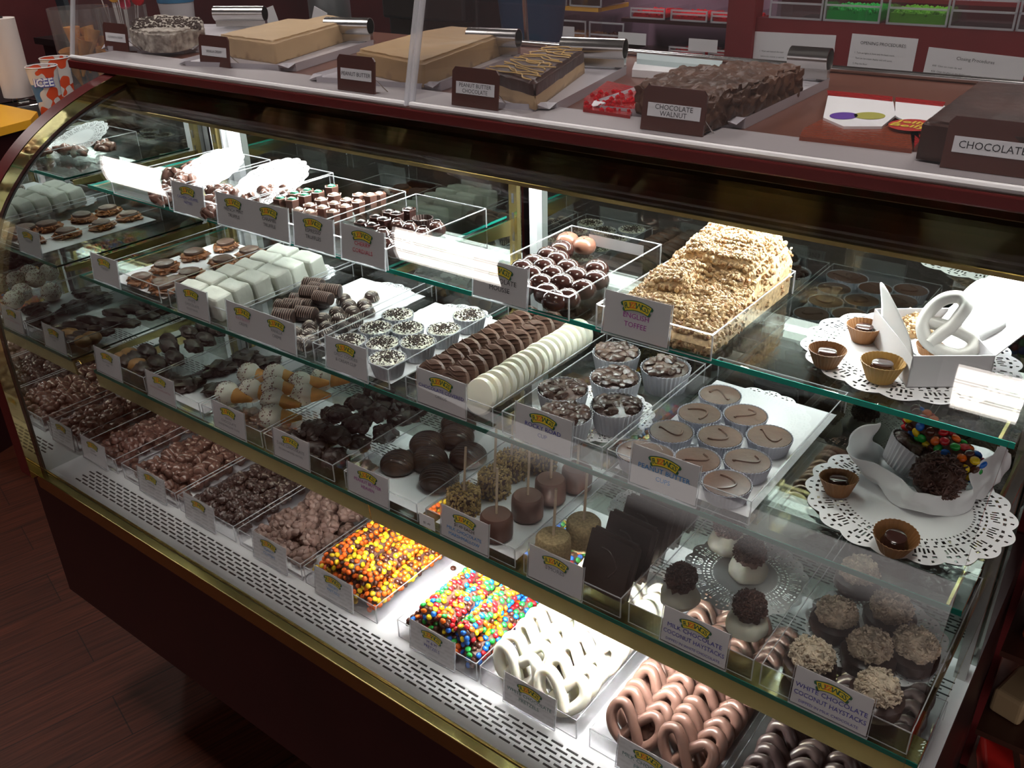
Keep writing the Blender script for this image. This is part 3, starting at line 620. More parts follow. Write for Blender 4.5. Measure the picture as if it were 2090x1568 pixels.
candycup(1687, 728, S1+.012, S1+.0014, 'brown paper candy cup on the top doily, at its left edge')
candycup(1799, 757, S1+.012, S1+.0014, 'golden paper candy cup on the top doily, in front of the box', FY, 1.12)
def pretzel_mesh(w=.034, r=.0062, m=None, seed=0, salt=0):
    random.seed(seed)
    P = [(-.42, -.78), (-.2, -.35), (0, 0), (.25, .4), (.58, .72), (.93, .55), (1.0, .08), (.75, -.48), (.35, -.82), (0, -.88), (-.35, -.82), (-.75, -.48), (-1, .08), (-.93, .55), (-.58, .72), (-.25, .4), (0, 0), (.2, -.35), (.42, -.78)]
    n = len(P); P = [(x*w, z*w*.9, (.35*r if abs(i-n//2) > 4 and i < n//2 else (-.35*r if abs(i-n//2) > 4 else 0))) for i, (x, z) in enumerate(P)]
    P = [(x+random.uniform(-1, 1)*w*.03, dy, z+random.uniform(-1, 1)*w*.03) for x, z, dy in P]
    b = MB().tube(catm(P, 5), r, 10)
    for k in range(salt):
        a = random.uniform(0, 6.28); b.ico((math.cos(a)*w*.9, -r*.9, math.sin(a)*w*.75), .0007, 1)
    return b.mesh('pretzel', m)
# the white box
bx = root('gift_box', (1.497, .893, S1+.0014), 'open white candy box on the top doily holding a white pretzel', 'box', None, .62)
W_, D_, H_ = .082, .120, .036
for nm, d in (('box_floor', (0, W_, 0, D_, 0, .001)), ('box_side', (0, W_, 0, .001, 0, H_)), ('box_side', (0, .001, 0, D_, 0, H_)), ('box_side', (W_-.001, W_, 0, D_, 0, H_)), ('box_side', (0, W_, D_-.001, D_, 0, H_))): boxo(nm, d, BOXW, bx)
lid = boxo('box_lid', (0, .001, 0, D_, 0, .085), BOXW, bx); lid.location = (W_, 0, H_); lid.rotation_euler = (0, .75, 0)
lf = boxo('lid_flap', (-.02, 0.001, 0, D_, 0, .0008), BOXW, lid); lf.location = (0, 0, .085); lf.rotation_euler = (0, -.3, 0)
def sheet(name, grid, m, parent=None, label=None, catg='wax paper', kindn=2):
    n = len(grid[0]); mm = len(grid); P = [Vector(p) for r in grid for p in r]
    b = MB().add(P, [(j*n+i, j*n+i+1, (j+1)*n+i+1, (j+1)*n+i) for j in range(mm-1) for i in range(n-1)])
    o = link(name, b.mesh(name, m), None, parent); md = o.modifiers.new('s', 'SUBSURF'); md.levels = 2; md.render_levels = 2
    so_ = o.modifiers.new('t', 'SOLIDIFY'); so_.thickness = .0003
    return o
WAXF = mat('wax_sheet', (.84, .84, .85), .35); WAXF.node_tree.nodes['Principled BSDF'].inputs['Transmission Weight'].default_value = .0
wp = sheet('wax_paper', [[(-.004, -.004, .052), (-.010, .03, .072), (-.016, .065, .088), (-.010, .10, .080)], [(.001, -.002, .030), (.000, .03, .040), (.000, .07, .050), (.002, .105, .048)], [(.006, .003, .008), (.006, .03, .008), (.006, .07, .008), (.006, .11, .008)], [(.03, .004, .005), (.03, .03, .005), (.03, .07, .005), (.03, .11, .005)]], WAXF)
wp.location = bx.location; wp.rotation_euler = bx.rotation_euler; tag(wp, 'sheet of wax paper standing up along the left side of the open white box', 'wax paper')
wq = sheet('wax_paper', [[(.03, .04, .006), (.03, .08, .006), (.03, .115, .008)], [(.074, .04, .012), (.074, .08, .014), (.074, .114, .016)], [(.084, .03, .046), (.086, .08, .05), (.086, .115, .052)], [(.110, .02, .060), (.115, .08, .074), (.110, .118, .080)]], WAXF)
wq.location = bx.location; wq.rotation_euler = bx.rotation_euler; tag(wq, 'sheet of wax paper draped over the right side of the open white box', 'wax paper')
WPZ = mat('white_coat', (.66, .64, .60), .35)
pz = link('white_pretzel', pretzel_mesh(.032, .0072, WPZ, 4), None); x, y = at(1938, 668, S1+.042); pz.matrix_world = T3(x, y, S1+.042) @ Matrix.Rotation(.15, 4, 'Z') @ Matrix.Rotation(-.62, 4, 'X') @ Matrix.Rotation(1.15, 4, 'Y'); tag(pz, 'thick white coated pretzel leaning out of the open white box', 'pretzel')
tb = link('nut_toffee', toffee('toffee_piece', -.030, .030, -.022, .022, 0, lambda u, v: .012, 500, 9, .0026), None); x, y = at(1880, 640, S1+.03); tb.location = (x+.004, y, S1+.012); tb.rotation_euler = (.25, 0, .62); tag(tb, 'nut covered toffee square standing in the open white box', 'toffee')
candycup(1900, 702, S1+.02, S1+.004, 'small dark candy cup half hidden in the white box', FLUTED and FB, .75)
# ================================================================== middle shelf
z2 = S2+.0042
def turtle(seed):
    random.seed(seed); b = MB(); b.ico((0, 0, .007), (.027, .024, .009), 3, .5, 3, seed, flat=0)
    for k in range(40):
        a = random.uniform(0, 6.28); q = random.uniform(.012, .028); b.ico((q*math.cos(a), q*math.sin(a)*.9, random.uniform(.003, .011)), (.005, .0035, .003), 1, .5, 3, k, R3(random.random(), random.random(), a), flat=0)
    c = MB().lathe([(.0005, .010), (.015, .011), (.0185, .014), (.0175, .018), (.010, .0205), (.0005, .021)], 22)
    for v in range(len(c.v)): x, y, z = c.v[v]; c.v[v] = (x*1.12, y, z+.0018*noise.noise(Vector((x*90, y*90, seed))))
    return [('nut_base', b.mesh('nut_base', CARAM)), ('chocolate_disc', c.mesh('chocolate_disc', MILK))]
TU = [turtle(1), turtle(2), turtle(3)]
setout('caramel_cluster', TU, [(276, 562), (330, 569), (334, 533), (386, 550), (394, 508), (454, 524), (459, 489), (508, 505), (300, 590), (375, 572)], z2+.02, 'caramel nut cluster topped with a chocolate disc', 'chocolate', 'caramel clusters with chocolate discs', z2, inn=('a', 0.03))
liner(.110, .280, .80, 1.06, z2-.0006, 'white paper liner under the caramel nut clusters')
def block(seed):
    bm = bmesh.new(); bmesh.ops.create_cube(bm, size=1)
    bmesh.ops.scale(bm, vec=(.058, .036, .044), verts=bm.verts); bmesh.ops.bevel(bm, geom=bm.edges[:], offset=.007, segments=3, affect='EDGES', profile=.6)
    bmesh.ops.subdivide_edges(bm, edges=bm.edges[:], cuts=2, use_grid_fill=True)
    for v in bm.verts:
        p = v.co*38+Vector((seed*5, seed, 0)); v.co += v.co.normalized()*.0035*noise.noise(p); v.co.z += .022
    me = bpy.data.meshes.new('white_block'); bm.to_mesh(me); bm.free(); me.polygons.foreach_set('use_smooth', [True]*len(me.polygons)); me.materials.append(WBLOCK); return [('c', me)]
BL = [block(k) for k in range(1, 5)]
for col in range(2):
    for k in range(6):
        y = .815+k*.040; x = .363+col*.062+random.uniform(-.003, .003)
        multi('white_block', random.choice(BL), (x, y, z2+(.003 if k else 0)), 'powdery white block, %s column, %s' % (('left', 'right')[col], ORD[k] if k < 5 else 'farthest from the front glass'), 'chocolate', 'upright white blocks', random.uniform(-.08, .08), .16, random.uniform(-.05, .05), random.uniform(.95, 1.02))
doily('doily', .398, 1.022, z2, .055, 'doily showing behind the upright white blocks', solid=.5)
def roll(seed):
    b = MB(); b.lathe([(.0035, -.019), (.0105, -.018), (.0125, -.012), (.0125, .012), (.0105, .018), (.0035, .019)], 18, R3(0, PI/2, 0)); d = MB()
    for k in range(9):
        x = -.016+k*.004; d.tube([(x+.0006*math.cos(3*a), .0127*math.cos(a), .0127*math.sin(a)) for a in [PI*j/10 for j in range(11)]], .0006, 4)
    M = T3(0, 0, .0125)
    b.v = [tuple(M @ Vector(v)) for v in b.v]; d.v = [tuple(M @ Vector(v)) for v in d.v]
    return [('roll_body', b.mesh('roll_body', DARK)), ('drizzle', d.mesh('drizzle', mat('dim_drizzle', (.36, .24, .19), .4)))]
RO = [roll(1)]
setout('creme_roll', RO, [(595, 606), (578, 624), (622, 622), (580, 644), (624, 640), (600, 625), (650, 614)], z2+.014, 'dark creme roll with thin stripes, bottom layer', 'chocolate', 'lower striped creme rolls', z2, rz=.3, inn=('c', 0.022))
setout('creme_roll', RO, [(633, 595), (639, 580), (675, 592), (659, 606), (650, 589)], z2+.032, 'dark creme roll with thin stripes, stacked on top', 'chocolate', 'stacked striped creme rolls', z2+.018, rz=.3, s=(.9, 1))
def cdome():
    b = MB().lathe([(.0095, 0), (.0125, .003), (.0132, .008), (.0115, .0135), (.007, .0172), (.0005, .0185)], 20); d = MB()
    for k in range(6):
        y0 = -.009+k*.0036; rr = math.sqrt(max(1e-6, 1-(y0/.0135)**2))
        d.tube([(.0134*rr*math.cos(a), y0+.0012*math.sin(5*a), .003+.0156*rr*math.sin(a)) for a in [PI*j/10 for j in range(11)]], .0009, 5)
    return [('dome_body', b.mesh('dome_body', DARK)), ('drizzle', d.mesh('drizzle', DRIZW))]
CD = [cdome()]
setout('creme_dome', CD, [(701, 607), (712, 620), (743, 618), (686, 634), (719, 634), (749, 631), (659, 647), (692, 649), (725, 651), (631, 662), (666, 664), (699, 662), (602, 675), (631, 680), (668, 680), (609, 695), (637, 695), (617, 708), (758, 601)], z2+.012, 'dark creme dome with pale zigzag drizzle', 'chocolate', 'drizzled creme domes', z2, inn=('c', 0.017))
doily('doily', .585, 1.010, z2, .072, 'white doily at the back of the creme piece tray', solid=.68); liner(.500, .658, .80, 1.07, z2-.0008, 'white paper liner under the creme pieces')
def cupcake(r0, r1, h, m, topf, n=56, rp=.03): return [('paper_cup', fluted(r0, r1, h, m, n, rp)), ('filling', topf)]
def crumbtop(seed, r, z):
    random.seed(seed); b = MB().lathe([(r*.85, z-.004), (r*.93, z-.001), (r*.9, z+.001), (r*.5, z+.0025), (.0004, z+.003)], 26)
    for k in range(330):
        a = random.uniform(0, 6.28); q = r*.92*random.random()**.62; d_ = random.random()
        mi = 1 if random.random() < (1.15-(q/r)**2.2) else 2
        b.ico((q*math.cos(a), q*math.sin(a), z+.0028-(q/r)**2*.0015+random.uniform(0, .0012)), (.0016, .0011, .0009), 1, .5, 2, k, R3(0, 0, a*7), mi)
    return b.mesh('crumb_top', [WCHOC, CRUMB, WCHOC])
CC = [cupcake(.0205, .0265, .026, FLUTE, crumbtop(s, .0262, .0245)) for s in (1, 2, 3)]
setout('crumb_cup', CC, [(811, 643), (767, 671), (832, 671), (911, 675), (958, 645), (780, 701), (854, 701), (790, 737), (712, 697)], z2+.024, 'white fluted cup topped with dark cookie crumbs', 'chocolate cup', 'white cups with dark crumbs', z2, inn=('d', 0.03))
doily('doily', .762, 1.010, z2, .070, 'white doily behind the crumb sprinkled cups', solid=.66); liner(.690, .836, .80, 1.06, z2-.0008, 'white paper liner under the crumb sprinkled cups')
def cookie(seed, m, driz):
    random.seed(seed); b = MB().lathe([(.018, -.0065), (.0235, -.005), (.0255, 0), (.0235, .005), (.018, .0065), (.0005, .007)], 26); b.f.append(tuple(range(26))[::-1]); b.mi.append(0)
    if not driz: return [('c', b.mesh('cookie', m))]
    d = MB()
    for k in range(9):
        o_ = -.018+k*.0045; L = math.sqrt(.024**2-o_**2)*.92; d.tube([(-L+2*L*t, o_+.002*math.sin(7*t+k), .0071-.003*(2*t-1)**4) for t in [j/8 for j in range(9)]], .0009, 5)
    return [('cookie_body', b.mesh('cookie_body', m)), ('drizzle', d.mesh('drizzle', MILK))]
CKM = [cookie(1, MILK, 1), cookie(2, MILK, 1)]; CKW = [cookie(3, WCHOC, 0)]
for col, (x, n, zz) in enumerate(((.903, 12, 0), (.945, 12, .002))):
    for k in range(n):
        y = .812+k*.0205
        multi('drizzled_cookie', random.choice(CKM), (x+random.uniform(-.002, .002), y, z2+.0262+zz), 'chocolate cookie with ridged drizzle, %s row, %s' % (('left', 'middle')[col], ORD[k] if k < 11 else 'farthest from the front glass'), 'cookie', 'drizzled chocolate cookies', 0, 1.02+random.uniform(-.1, .1), 0, 1)
for k in range(17):
    multi('white_cookie', CKW[0], (.996+random.uniform(-.0015, .0015), .808+k*.0145, z2+.0262), 'smooth white coated cookie standing in the right row, '+(ORD[k] if k < 16 else 'farthest from the front glass'), 'cookie', 'white coated cookies', 0, 1.2, random.uniform(-.05, .05), 1)
doily('doily', .955, 1.030, z2, .048, 'lace doily showing behind the rows of cookies', solid=.5)
def rocky(seed, r, z):
    random.seed(seed); b = MB().lathe([(r*.8, z-.012), (r*.93, z-.004), (r*.92, z+.001), (r*.5, z+.004), (.0004, z+.005)], 24)
    for k in range(26):
        a = random.uniform(0, 6.28); q = r*.78*math.sqrt(random.random()); rr = random.uniform(.005, .0085)
        b.ico((q*math.cos(a), q*math.sin(a), z+.003), (rr*1.2, rr, rr*.7), 2, .45, 3, k+seed*40, R3(0, 0, a*5))
    return b.mesh('rocky_top', mat('rocky_milk%d' % seed, (.075, .038, .029), .28, bump=.5, bscale=180, var=.3))
RK = [cupcake(.028, .0345, .034, FLUTE, rocky(s, .034, .032), 72, .025) for s in (1, 2, 3)]
setout('rocky_cup', RK, [(1256, 717), (1366, 751), (1256, 770), (1145, 792), (1259, 826), (1152, 845)], z2+.034, 'large white fluted cup heaped with lumpy chocolate', 'chocolate cup', 'large lumpy chocolate cups', z2, s=(.97, 1.0), inn=('f', .036))
doily('doily', 1.122, .900, z2-.0002, .072, 'lace doily under the large lumpy chocolate cups', sx=1, solid=.55)
def pbtop(seed, r, z):
    random.seed(seed); b = MB().lathe([(r*.85, z-.008), (r*.955, z-.002), (r*.94, z+.0002), (r*.6, z+.0006), (.0004, z+.0008)], 30)
    P = [(r*.5*math.cos(a0), r*.35*math.sin(a0*1.7+seed), z+.0009) for a0 in [k*.55 for k in range(7)]]; b.tube(catm(P, 4), .0017, 6)
    return b.mesh('smooth_top', MILK)
PB = [cupcake(.0245, .0300, .022, mat('pale_paper_cup', (.55, .55, .62), .6), pbtop(s, .0297, .0215), 76, .02) for s in (1, 2, 3, 4)]
setout('peanut_butter_cup', PB, [(1470, 804), (1428, 842), (1522, 845), (1370, 879), (1470, 889), (1571, 889), (1423, 936), (1526, 939), (1330, 928), (1477, 992), (1283, 936)], z2+.0215, 'smooth swirled milk chocolate cup in pale pleated paper', 'chocolate cup', 'smooth chocolate cups', z2, s=(.94, .94), inn=('g', .0285))
doily('doily', 1.290, 1.010, z2-.0002, .074, 'lace doily at the back of the smooth chocolate cup tray', solid=.62); liner(1.210, 1.382, .80, 1.075, z2-.0009, 'white paper liner under the smooth chocolate cups')
# right display: doily, wax paper with cupcake, haystack and candy rod
doily('doily', 1.515, .935, S2+.0008, .106, 'large lace doily under the wax paper parcel on the middle shelf', .1, 1.0, solid=.60)
candycup(1712, 992, S2+.012, S2+.0014, 'brown paper candy cup left of the wax paper parcel', s=1.08, tilt=.12); candycup(1825, 1106, S2+.012, S2+.0014, 'brown paper candy cup in front of the wax paper parcel', s=1.15, tilt=.15)
def P3(px, py, z): x, y = at(px, py, z); return (x, y, z)
s2 = S2
def crumple(grid, sub, amp, seed):
    n = len(grid[0]); m = len(grid); out = []; P = [[Vector(p) for p in r] for r in grid]
    R_ = []
    for r in P: R_.append([r[i]+(r[i+1]-r[i])*(k/sub) for i in range(n-1) for k in range(sub)]+[r[-1]])
    for j in range(m-1):
        for k in range(sub):
            t = k/sub; out.append([a+(b-a)*t for a, b in zip(R_[j], R_[j+1])])
    out.append(R_[-1])
    def q(p):
        a = noise.noise(p*45+Vector((seed, 0, 0))); b = noise.noise(p*45+Vector((0, seed, 5))); c = abs(noise.noise(p*30+Vector((3, 3, seed))))
        return p+Vector((a*amp, b*amp, (c-.3)*amp*1.6))
    return [[q(p) for p in r] for r in out]
GR = [((1872, 930, .004), (1812, 925, .005), (1785, 900, .030), (1797, 858, .064)),
      ((1870, 940, .003), (1795, 950, .003), (1768, 925, .022), (1760, 868, .050)),
      ((1875, 955, .003), (1792, 985, .003), (1752, 955, .016), (1722, 914, .032)),
      ((1885, 965, .003), (1815, 1025, .003), (1822, 1005, .018), (1842, 978, .034)),
      ((1900, 972, .003), (1870, 1052, .002), (1865, 1030, .018), (1872, 1000, .034)),
      ((1918, 972, .003), (1930, 1060, .002), (1925, 1035, .016), (1922, 1008, .029)),
      ((1945, 965, .003), (1980, 1045, .002), (1982, 1020, .018), (1984, 990, .034)),
      ((1960, 950, .003), (2015, 1010, .003), (1998, 985, .026), (1972, 965, .044)),
      ((1970, 930, .003), (2050, 975, .004), (2035, 950, .034), (2010, 938, .056)),
      ((1975, 900, .004), (2062, 940, .006), (2060, 915, .040), (2045, 890, .074))]
par = sheet('wax_paper_parcel', crumple([[P3(a, b, s2+z) for a, b, z in r] for r in GR], 6, .0085, 4), WAXF)
par.modifiers['s'].levels = 1; par.modifiers['s'].render_levels = 1
tag(par, 'crumpled wax paper parcel open on the middle shelf doily', 'wax paper')
cup2 = multi('rocky_cup', RK[0], (*at(1850, 925, s2+.03), s2+.010), 'large fluted chocolate cup lying tilted in the wax paper parcel', 'chocolate cup', None, .3, -.12, .38, .95)
def shreds(seed, m, r, h, n, z0=0, rs=.0010, ls=.010, peak=1):
    random.seed(seed); b = MB(); b.ico((0, 0, z0+h*.42), (r*.86, r*.82, h*.52), 3, .35, 3.5, seed, flat=z0)
    for k in range(n):
        a = random.uniform(0, 6.28); ph = math.acos(random.uniform(-.1, 1)); q = Vector((r*.90*math.sin(ph)*math.cos(a), r*.86*math.sin(ph)*math.sin(a), z0+h*.42+h*.54*math.cos(ph)*peak)); 
        q *= 1+.10*noise.noise(q*150); d = Vector((random.uniform(-1, 1), random.uniform(-1, 1), random.uniform(-.5, .5))).normalized()*ls*random.uniform(.4, .8)
        n_ = Vector((random.uniform(-1, 1), random.uniform(-1, 1), random.uniform(-1, 1)))*ls*.18
        if q.z < z0+.001: q.z = z0+.001
        b.tube([q-d*.5, q+n_, q+d*.5], rs*random.uniform(.8, 1.3), 5)
    return b.mesh('shredded_mound', m)
hs = link('dark_haystack', shreds(21, SHRED, .030, .052, 480), None, None, (*at(1908, 975, s2+.03), s2+.014)); hs.rotation_euler = (.3, .2, 0); tag(hs, 'dark shredded mound in the middle of the wax paper parcel', 'chocolate')
# candy button, one mesh per colour
CB = {k: MB().ico((0, 0, 0), (.0052, .0052, .0036), 2).mesh('candy_button', m) for k, m in CANDY.items()}
def rod(name, a, b, r, cols, wts, ncan, label, group, seed, up=True, ss=1.0, span=2.1):
    random.seed(seed); a = Vector(a); b = Vector(b); t = (b-a).normalized(); x = t.cross(Vector((0, 0, 1))).normalized(); y = x.cross(t); L = (b-a).length
    o = root(name, tuple((a+b)/2), label, 'pretzel rod', group); mid = (a+b)/2
    pts = [a-mid+t*L*k for k in (0, .035, .3, .6, .965, 1)]; link('chocolate_rod', MB().tube(pts, r*.86, 12, rf=lambda u: .5 if u < .01 or u > .99 else 1).mesh('chocolate_rod', MILK), None, o)
    placed = []; extra = []; tries = 0
    while len(placed) < ncan and tries < ncan*40:
        tries += 1; u = random.uniform(.004, L-.004); an = random.uniform(-span, span) if up else random.uniform(0, 6.28)
        n_ = y*math.cos(an)+x*math.sin(an); p = (a-mid)+t*u+n_*r*.98
        if random.random() < .10:
            n_ = (t*random.choice((-1, 1))+n_*.5).normalized(); p = (a-mid if n_.dot(t) < 0 else b-mid)+n_.dot(t)*t*.001+(y*math.sin(an)+x*math.cos(an))*r*.8*math.sqrt(random.random())
        if all((p-q).length > .0082*ss for q in placed):
            placed.append(p)
            if len(placed) > 98: extra.append((p, n_)); continue
            c = bpy.data.objects.new('candy_button', CB[random.choices(cols, wts)[0]]); C.objects.link(c); c.parent = o; c.location = p
            nn = (n_+Vector((random.uniform(-.5, .5), random.uniform(-.5, .5), random.uniform(-.5, .5)))).normalized(); c.rotation_euler = nn.to_track_quat('Z', 'Y').to_euler(); c.scale = (ss, ss, ss)
    if extra:
        em = MB()
        for p, n_ in extra: em.ico(p, (.0052*ss, .0052*ss, .0036*ss), 1, M=n_.to_track_quat('Z', 'Y').to_matrix().to_4x4(), mi=random.choices(range(len(cols)), wts)[0])
        tag(link('candy_coating', em.mesh('candy_coating', [CANDY[c_] for c_ in cols]), None, o), None, None, None, 'stuff')
    return o
MMC = ['red', 'orange', 'yellow', 'green', 'blue', 'brown']; MMW = [1, 1.2, 1.2, 1.1, 1.2, .9]
pa = Vector(P3(1862, 850, s2+.062)); pb_ = Vector(P3(1992, 962, s2+.040))
rod('candy_rod', pb_, pa, .0150, MMC, MMW, 98, 'candy studded rod leaning in the wax paper parcel', None, 77, span=3.1, ss=1.12)
# ================================================================== lowest glass shelf
z3 = S3+.0042
def bar(seed, tan):
    random.seed(seed); b = MB(); b.ico((0, 0, .011), (.033, .017, .011), 3, .35, 2.2, seed, flat=0); me = b.mesh('bar_body', DARK)
    if not tan: return [('c', me)]
    c = MB().ico((-.016, -.002, .0105), (.021, .0185, .0125), 3, .10, 2, seed, flat=0); return [('bar_body', me), ('peanut_tip', c.mesh('peanut_tip', PEANUT))]
BA = [bar(1, 0), bar(2, 0)]; BT = [bar(3, 1), bar(4, 1)]
setout('dipped_bar', BT, [(287, 750), (270, 728), (252, 735)], z3+.012, 'oval bar with bare tan peanut end', 'chocolate', 'half dipped bars', z3, rz=-.3, inn=('1', 0.03))
setout('dipped_bar', BA, [(299, 716), (335, 690), (375, 672), (407, 660), (355, 728), (395, 705), (419, 690), (440, 672), (320, 740), (345, 705)], z3+.013, 'dark oval bar', 'chocolate', 'dark dipped bars', z3, rz=-.2, inn=('1', 0.03))
def flatc(seed):
    b = MB(); b.ico((0, 0, .008), (.030, .026, .0085), 3, .75, 2.6, seed, flat=0); 
    for k in range(14): a = k*.45; b.ico((.024*math.cos(a), .021*math.sin(a), .006), (.007, .006, .006), 2, .4, 3, k+seed, flat=0)
    return [('c', b.mesh('flat_cluster', DARK))]
setout('flat_cluster', [flatc(1), flatc(2)], [(447, 748), (503, 726), (373, 780), (445, 790), (545, 738)], z3+.012, 'flat ragged dark cluster', 'chocolate', 'flat dark clusters', z3, s=(.9, 1.05), inn=('2', 0.032))
liner(.218, .369, .78, 1.03, z3-.0006, 'white paper liner under the flat dark clusters')
def cone(seed):
    random.seed(seed); w_ = MB().tube([(.050, 0, 0), (.025, 0, 0), (0, 0, 0)], .0195, 18, rf=lambda u: .22+.78*u); t_ = MB(); t_.ico((-.004, 0, 0), (.0240, .0235, .0235), 3, .05, 2, seed)
    s_ = MB()
    for k in range(120):
        d = Vector((random.uniform(-1, .1), random.uniform(-1, 1), random.uniform(-.2, 1))).normalized(); s_.ico((-.004+d.x*.0241, d.y*.0236, d.z*.0236), (.0015, .0008, .0008), 1, M=R3(random.random()*3, random.random()*3, random.random()*3))
    return [('wafer_cone', w_.mesh('wafer_cone', WAFER)), ('white_dip', t_.mesh('white_dip', WCHOC)), ('sprinkles', s_.mesh('sprinkles', mat('sprinkle%d' % seed, (.20, .03, .03), .4)))]
CN = [cone(1), cone(2)]
for i, (px, py, dz) in enumerate([(513, 772, 0), (566, 775, .016), (564, 800, .014), (562, 826, .010), (622, 812, 0), (618, 790, .012), (662, 782, 0), (560, 858, 0), (517, 806, 0), (468, 812, 0)]):
    x, y = at(px, py-8, z3+.022+dz); multi('dipped_cone', random.choice(CN), (x, y, z3+.0215+dz), 'wafer cone with a white sprinkled dip'+(', stacked on other cones' if dz else ', lying in the tray')+', '+ORD[sorted([858, 826, 812.1, 812, 806, 800, 790, 782, 775, 772]).index(min([858, 826, 812.1, 812, 806, 800, 790, 782, 775, 772], key=lambda v: abs(v-py)))].replace('nearest the front glass', 'nearest the back') if 0 else 'wafer cone with a white dip and red sprinkles'+(', stacked on top' if dz else ', on the tray floor'), 'cone', 'stacked dipped cones' if dz else 'dipped cones on the tray floor', .55+random.uniform(-.3, .3), 0, .08, .95)
heap('dark_cluster', DKBIG, .562, .712, .780, 1.03, z3, 3, 5, 'very dark knobbly cluster heaped in its tray', 'chocolate', 'very dark clusters', 2, .15, .016)
def heaven(seed):
    b = MB().lathe([(.026, 0), (.0300, .004), (.0305, .010), (.027, .018), (.019, .025), (.009, .0285), (.0005, .0295)], 28); d = MB()
    for k in range(11):
        y0 = -.024+k*.0048; rr = math.sqrt(1-(y0/.0295)**2); d.tube([(.0302*rr*math.cos(a), y0, .006+.0238*rr*math.sin(a)) for a in [PI*(j+1)/12 for j in range(11)]], .0011, 5)
    return [('dome_body', b.mesh('dome_body', mat('heaven_dark', (.07, .035, .022), .3, var=.3, vscale=40))), ('drizzle_ribs', d.mesh('drizzle_ribs', DARK))]
HV = [heaven(1)]
setout('ribbed_dome', HV, [(864, 893), (875, 928), (896, 965), (931, 882), (955, 920), (802, 930), (926, 852)], z3+.02, 'dark ribbed dome', 'chocolate', 'dark ribbed domes', z3, rz=.4, inn=('5', 0.034))
liner(.752, .892, .78, 1.04, z3-.0006, 'white paper liner under the ribbed domes')
def pop(seed, m, r, h, nutty, stickm=STICK, sl=.075):
    b = MB(); b.lathe([(r*.86, 0), (r*.98, .003), (r, h*.5), (r*.97, h-.004), (r*.85, h), (.0005, h+.0006)], 26)
    parts = [('stick', MB().tube([(0, 0, h-.004), (.002, .001, h+sl)], .0019, 8).mesh('stick', stickm)), ('marshmallow', b.mesh('marshmallow', m))]
    if nutty:
        random.seed(seed); n = MB()
        for k in range(430):
            z = random.uniform(.001, h+.001); a = random.uniform(0, 6.28); top = random.random() < .3; q = r*math.sqrt(random.random()) if top else r; n.ico((q*math.cos(a), q*math.sin(a), h if top else z), (.0034, .0022, .0018), 1, .3, 2, k, R3(random.random()*3, random.random()*3, a))
        parts.append(('nut_coat', n.mesh('nut_coat', NUTC)))
    return parts
PN = pop(1, MILK, .0235, .036, True); PC = pop(2, mat('milk_pop', (.14, .062, .045), .42), .0240, .038, False); PG = pop(3, GRAHAM, .0250, .042, False)
for (px, py, lab) in ((945, 1022, 'frontmost, behind the price card'), (1008, 985, 'second from the front'), (1043, 950, 'third from the front'), (1105, 935, 'at the back beside the brown pops')):
    multi('marshmallow_pop', PN, (*at(px, py, z3+.02), z3), 'chopped nut coated marshmallow on a stick, '+lab, 'marshmallow pop', 'nut coated marshmallow pops', random.random(), -.06, .03, 1)
for (px, py, lab) in ((1013, 1075, 'frontmost, right of the price card'), (1076, 1036, 'second from the front'), (1123, 1002, 'third from the front'), (1177, 978, 'at the back right')):
    multi('marshmallow_pop', PC, (*at(px, py, z3+.016), z3), 'smooth milk chocolate marshmallow on a stick, '+lab, 'marshmallow pop', 'smooth chocolate marshmallow pops', random.random(), -.02, .02, 1)
for (px, py, lab) in ((1128, 1120, 'behind the card'), (1190, 1088, 'beside the dark slabs')):
    multi('marshmallow_pop', PG, (*at(px, py, z3+.02), z3), 'crumb coated marshmallow on a stick, '+lab, 'marshmallow pop', 'crumb coated marshmallow pops', random.random(), -.02, .02, 1)
def slab(seed):
    b = MB(); bm = bmesh.new(); bmesh.ops.create_cube(bm, size=1); bmesh.ops.scale(bm, vec=(.076, .014, .082), verts=bm.verts); bmesh.ops.bevel(bm, geom=bm.edges[:], offset=.005, segments=3, affect='EDGES')
    for v in bm.verts: v.co.z += .041
    me = bpy.data.meshes.new('slab'); bm.to_mesh(me); bm.free(); me.polygons.foreach_set('use_smooth', [True]*len(me.polygons)); me.set_sharp_from_angle(angle=.9); me.materials.append(mat('slab_dark', (.034, .019, .015), .55, bump=.2, bscale=90, spec=.3))
    w_ = MB().tube(catm([(-.014, -.0070, .06), (.0, -.0072, .058), (.014, -.0072, .042), (.006, -.0072, .026)], 6), .0012, 6); return [('slab_body', me), ('swirl_line', w_.mesh('swirl_line', DARK))]
SLB = slab(1)
for k, (px, py) in enumerate([(1262, 1190), (1312, 1130), (1352, 1085), (1385, 1050), (1410, 1020)]):
    x, y = .0, .0; multi('dark_slab', SLB, (1.203, .792+k*.045, z3), 'dark rounded chocolate slab leaning back, '+(ORD[k] if k < 4 else 'farthest from the front glass'), 'chocolate', 'leaning dark slabs', -.06, -.38, 0, 1)
doily('doily', 1.165, .985, z3-.0002, .060, 'lace doily behind the crumb coated pops', solid=.55); liner(.922, 1.071, .78, 1.04, z3-.0008, 'white paper liner under the marshmallow pops')
def hayd(seed):
    b = MB().lathe([(.020, 0), (.026, .002), (.0265, .008), (.022, .018), (.016, .024), (.0005, .026)], 24)
    for i, v in enumerate(b.v): q = Vector(v); b.v[i] = tuple(q*(1+.12*noise.noise(q*60+Vector((seed, 0, 0))))); 
    return [('white_base', b.mesh('white_base', WCHOC)), ('shredded_mound', shreds(seed, SHRED, .0225, .042, 340, .016))]
HD = [hayd(1), hayd(2)]
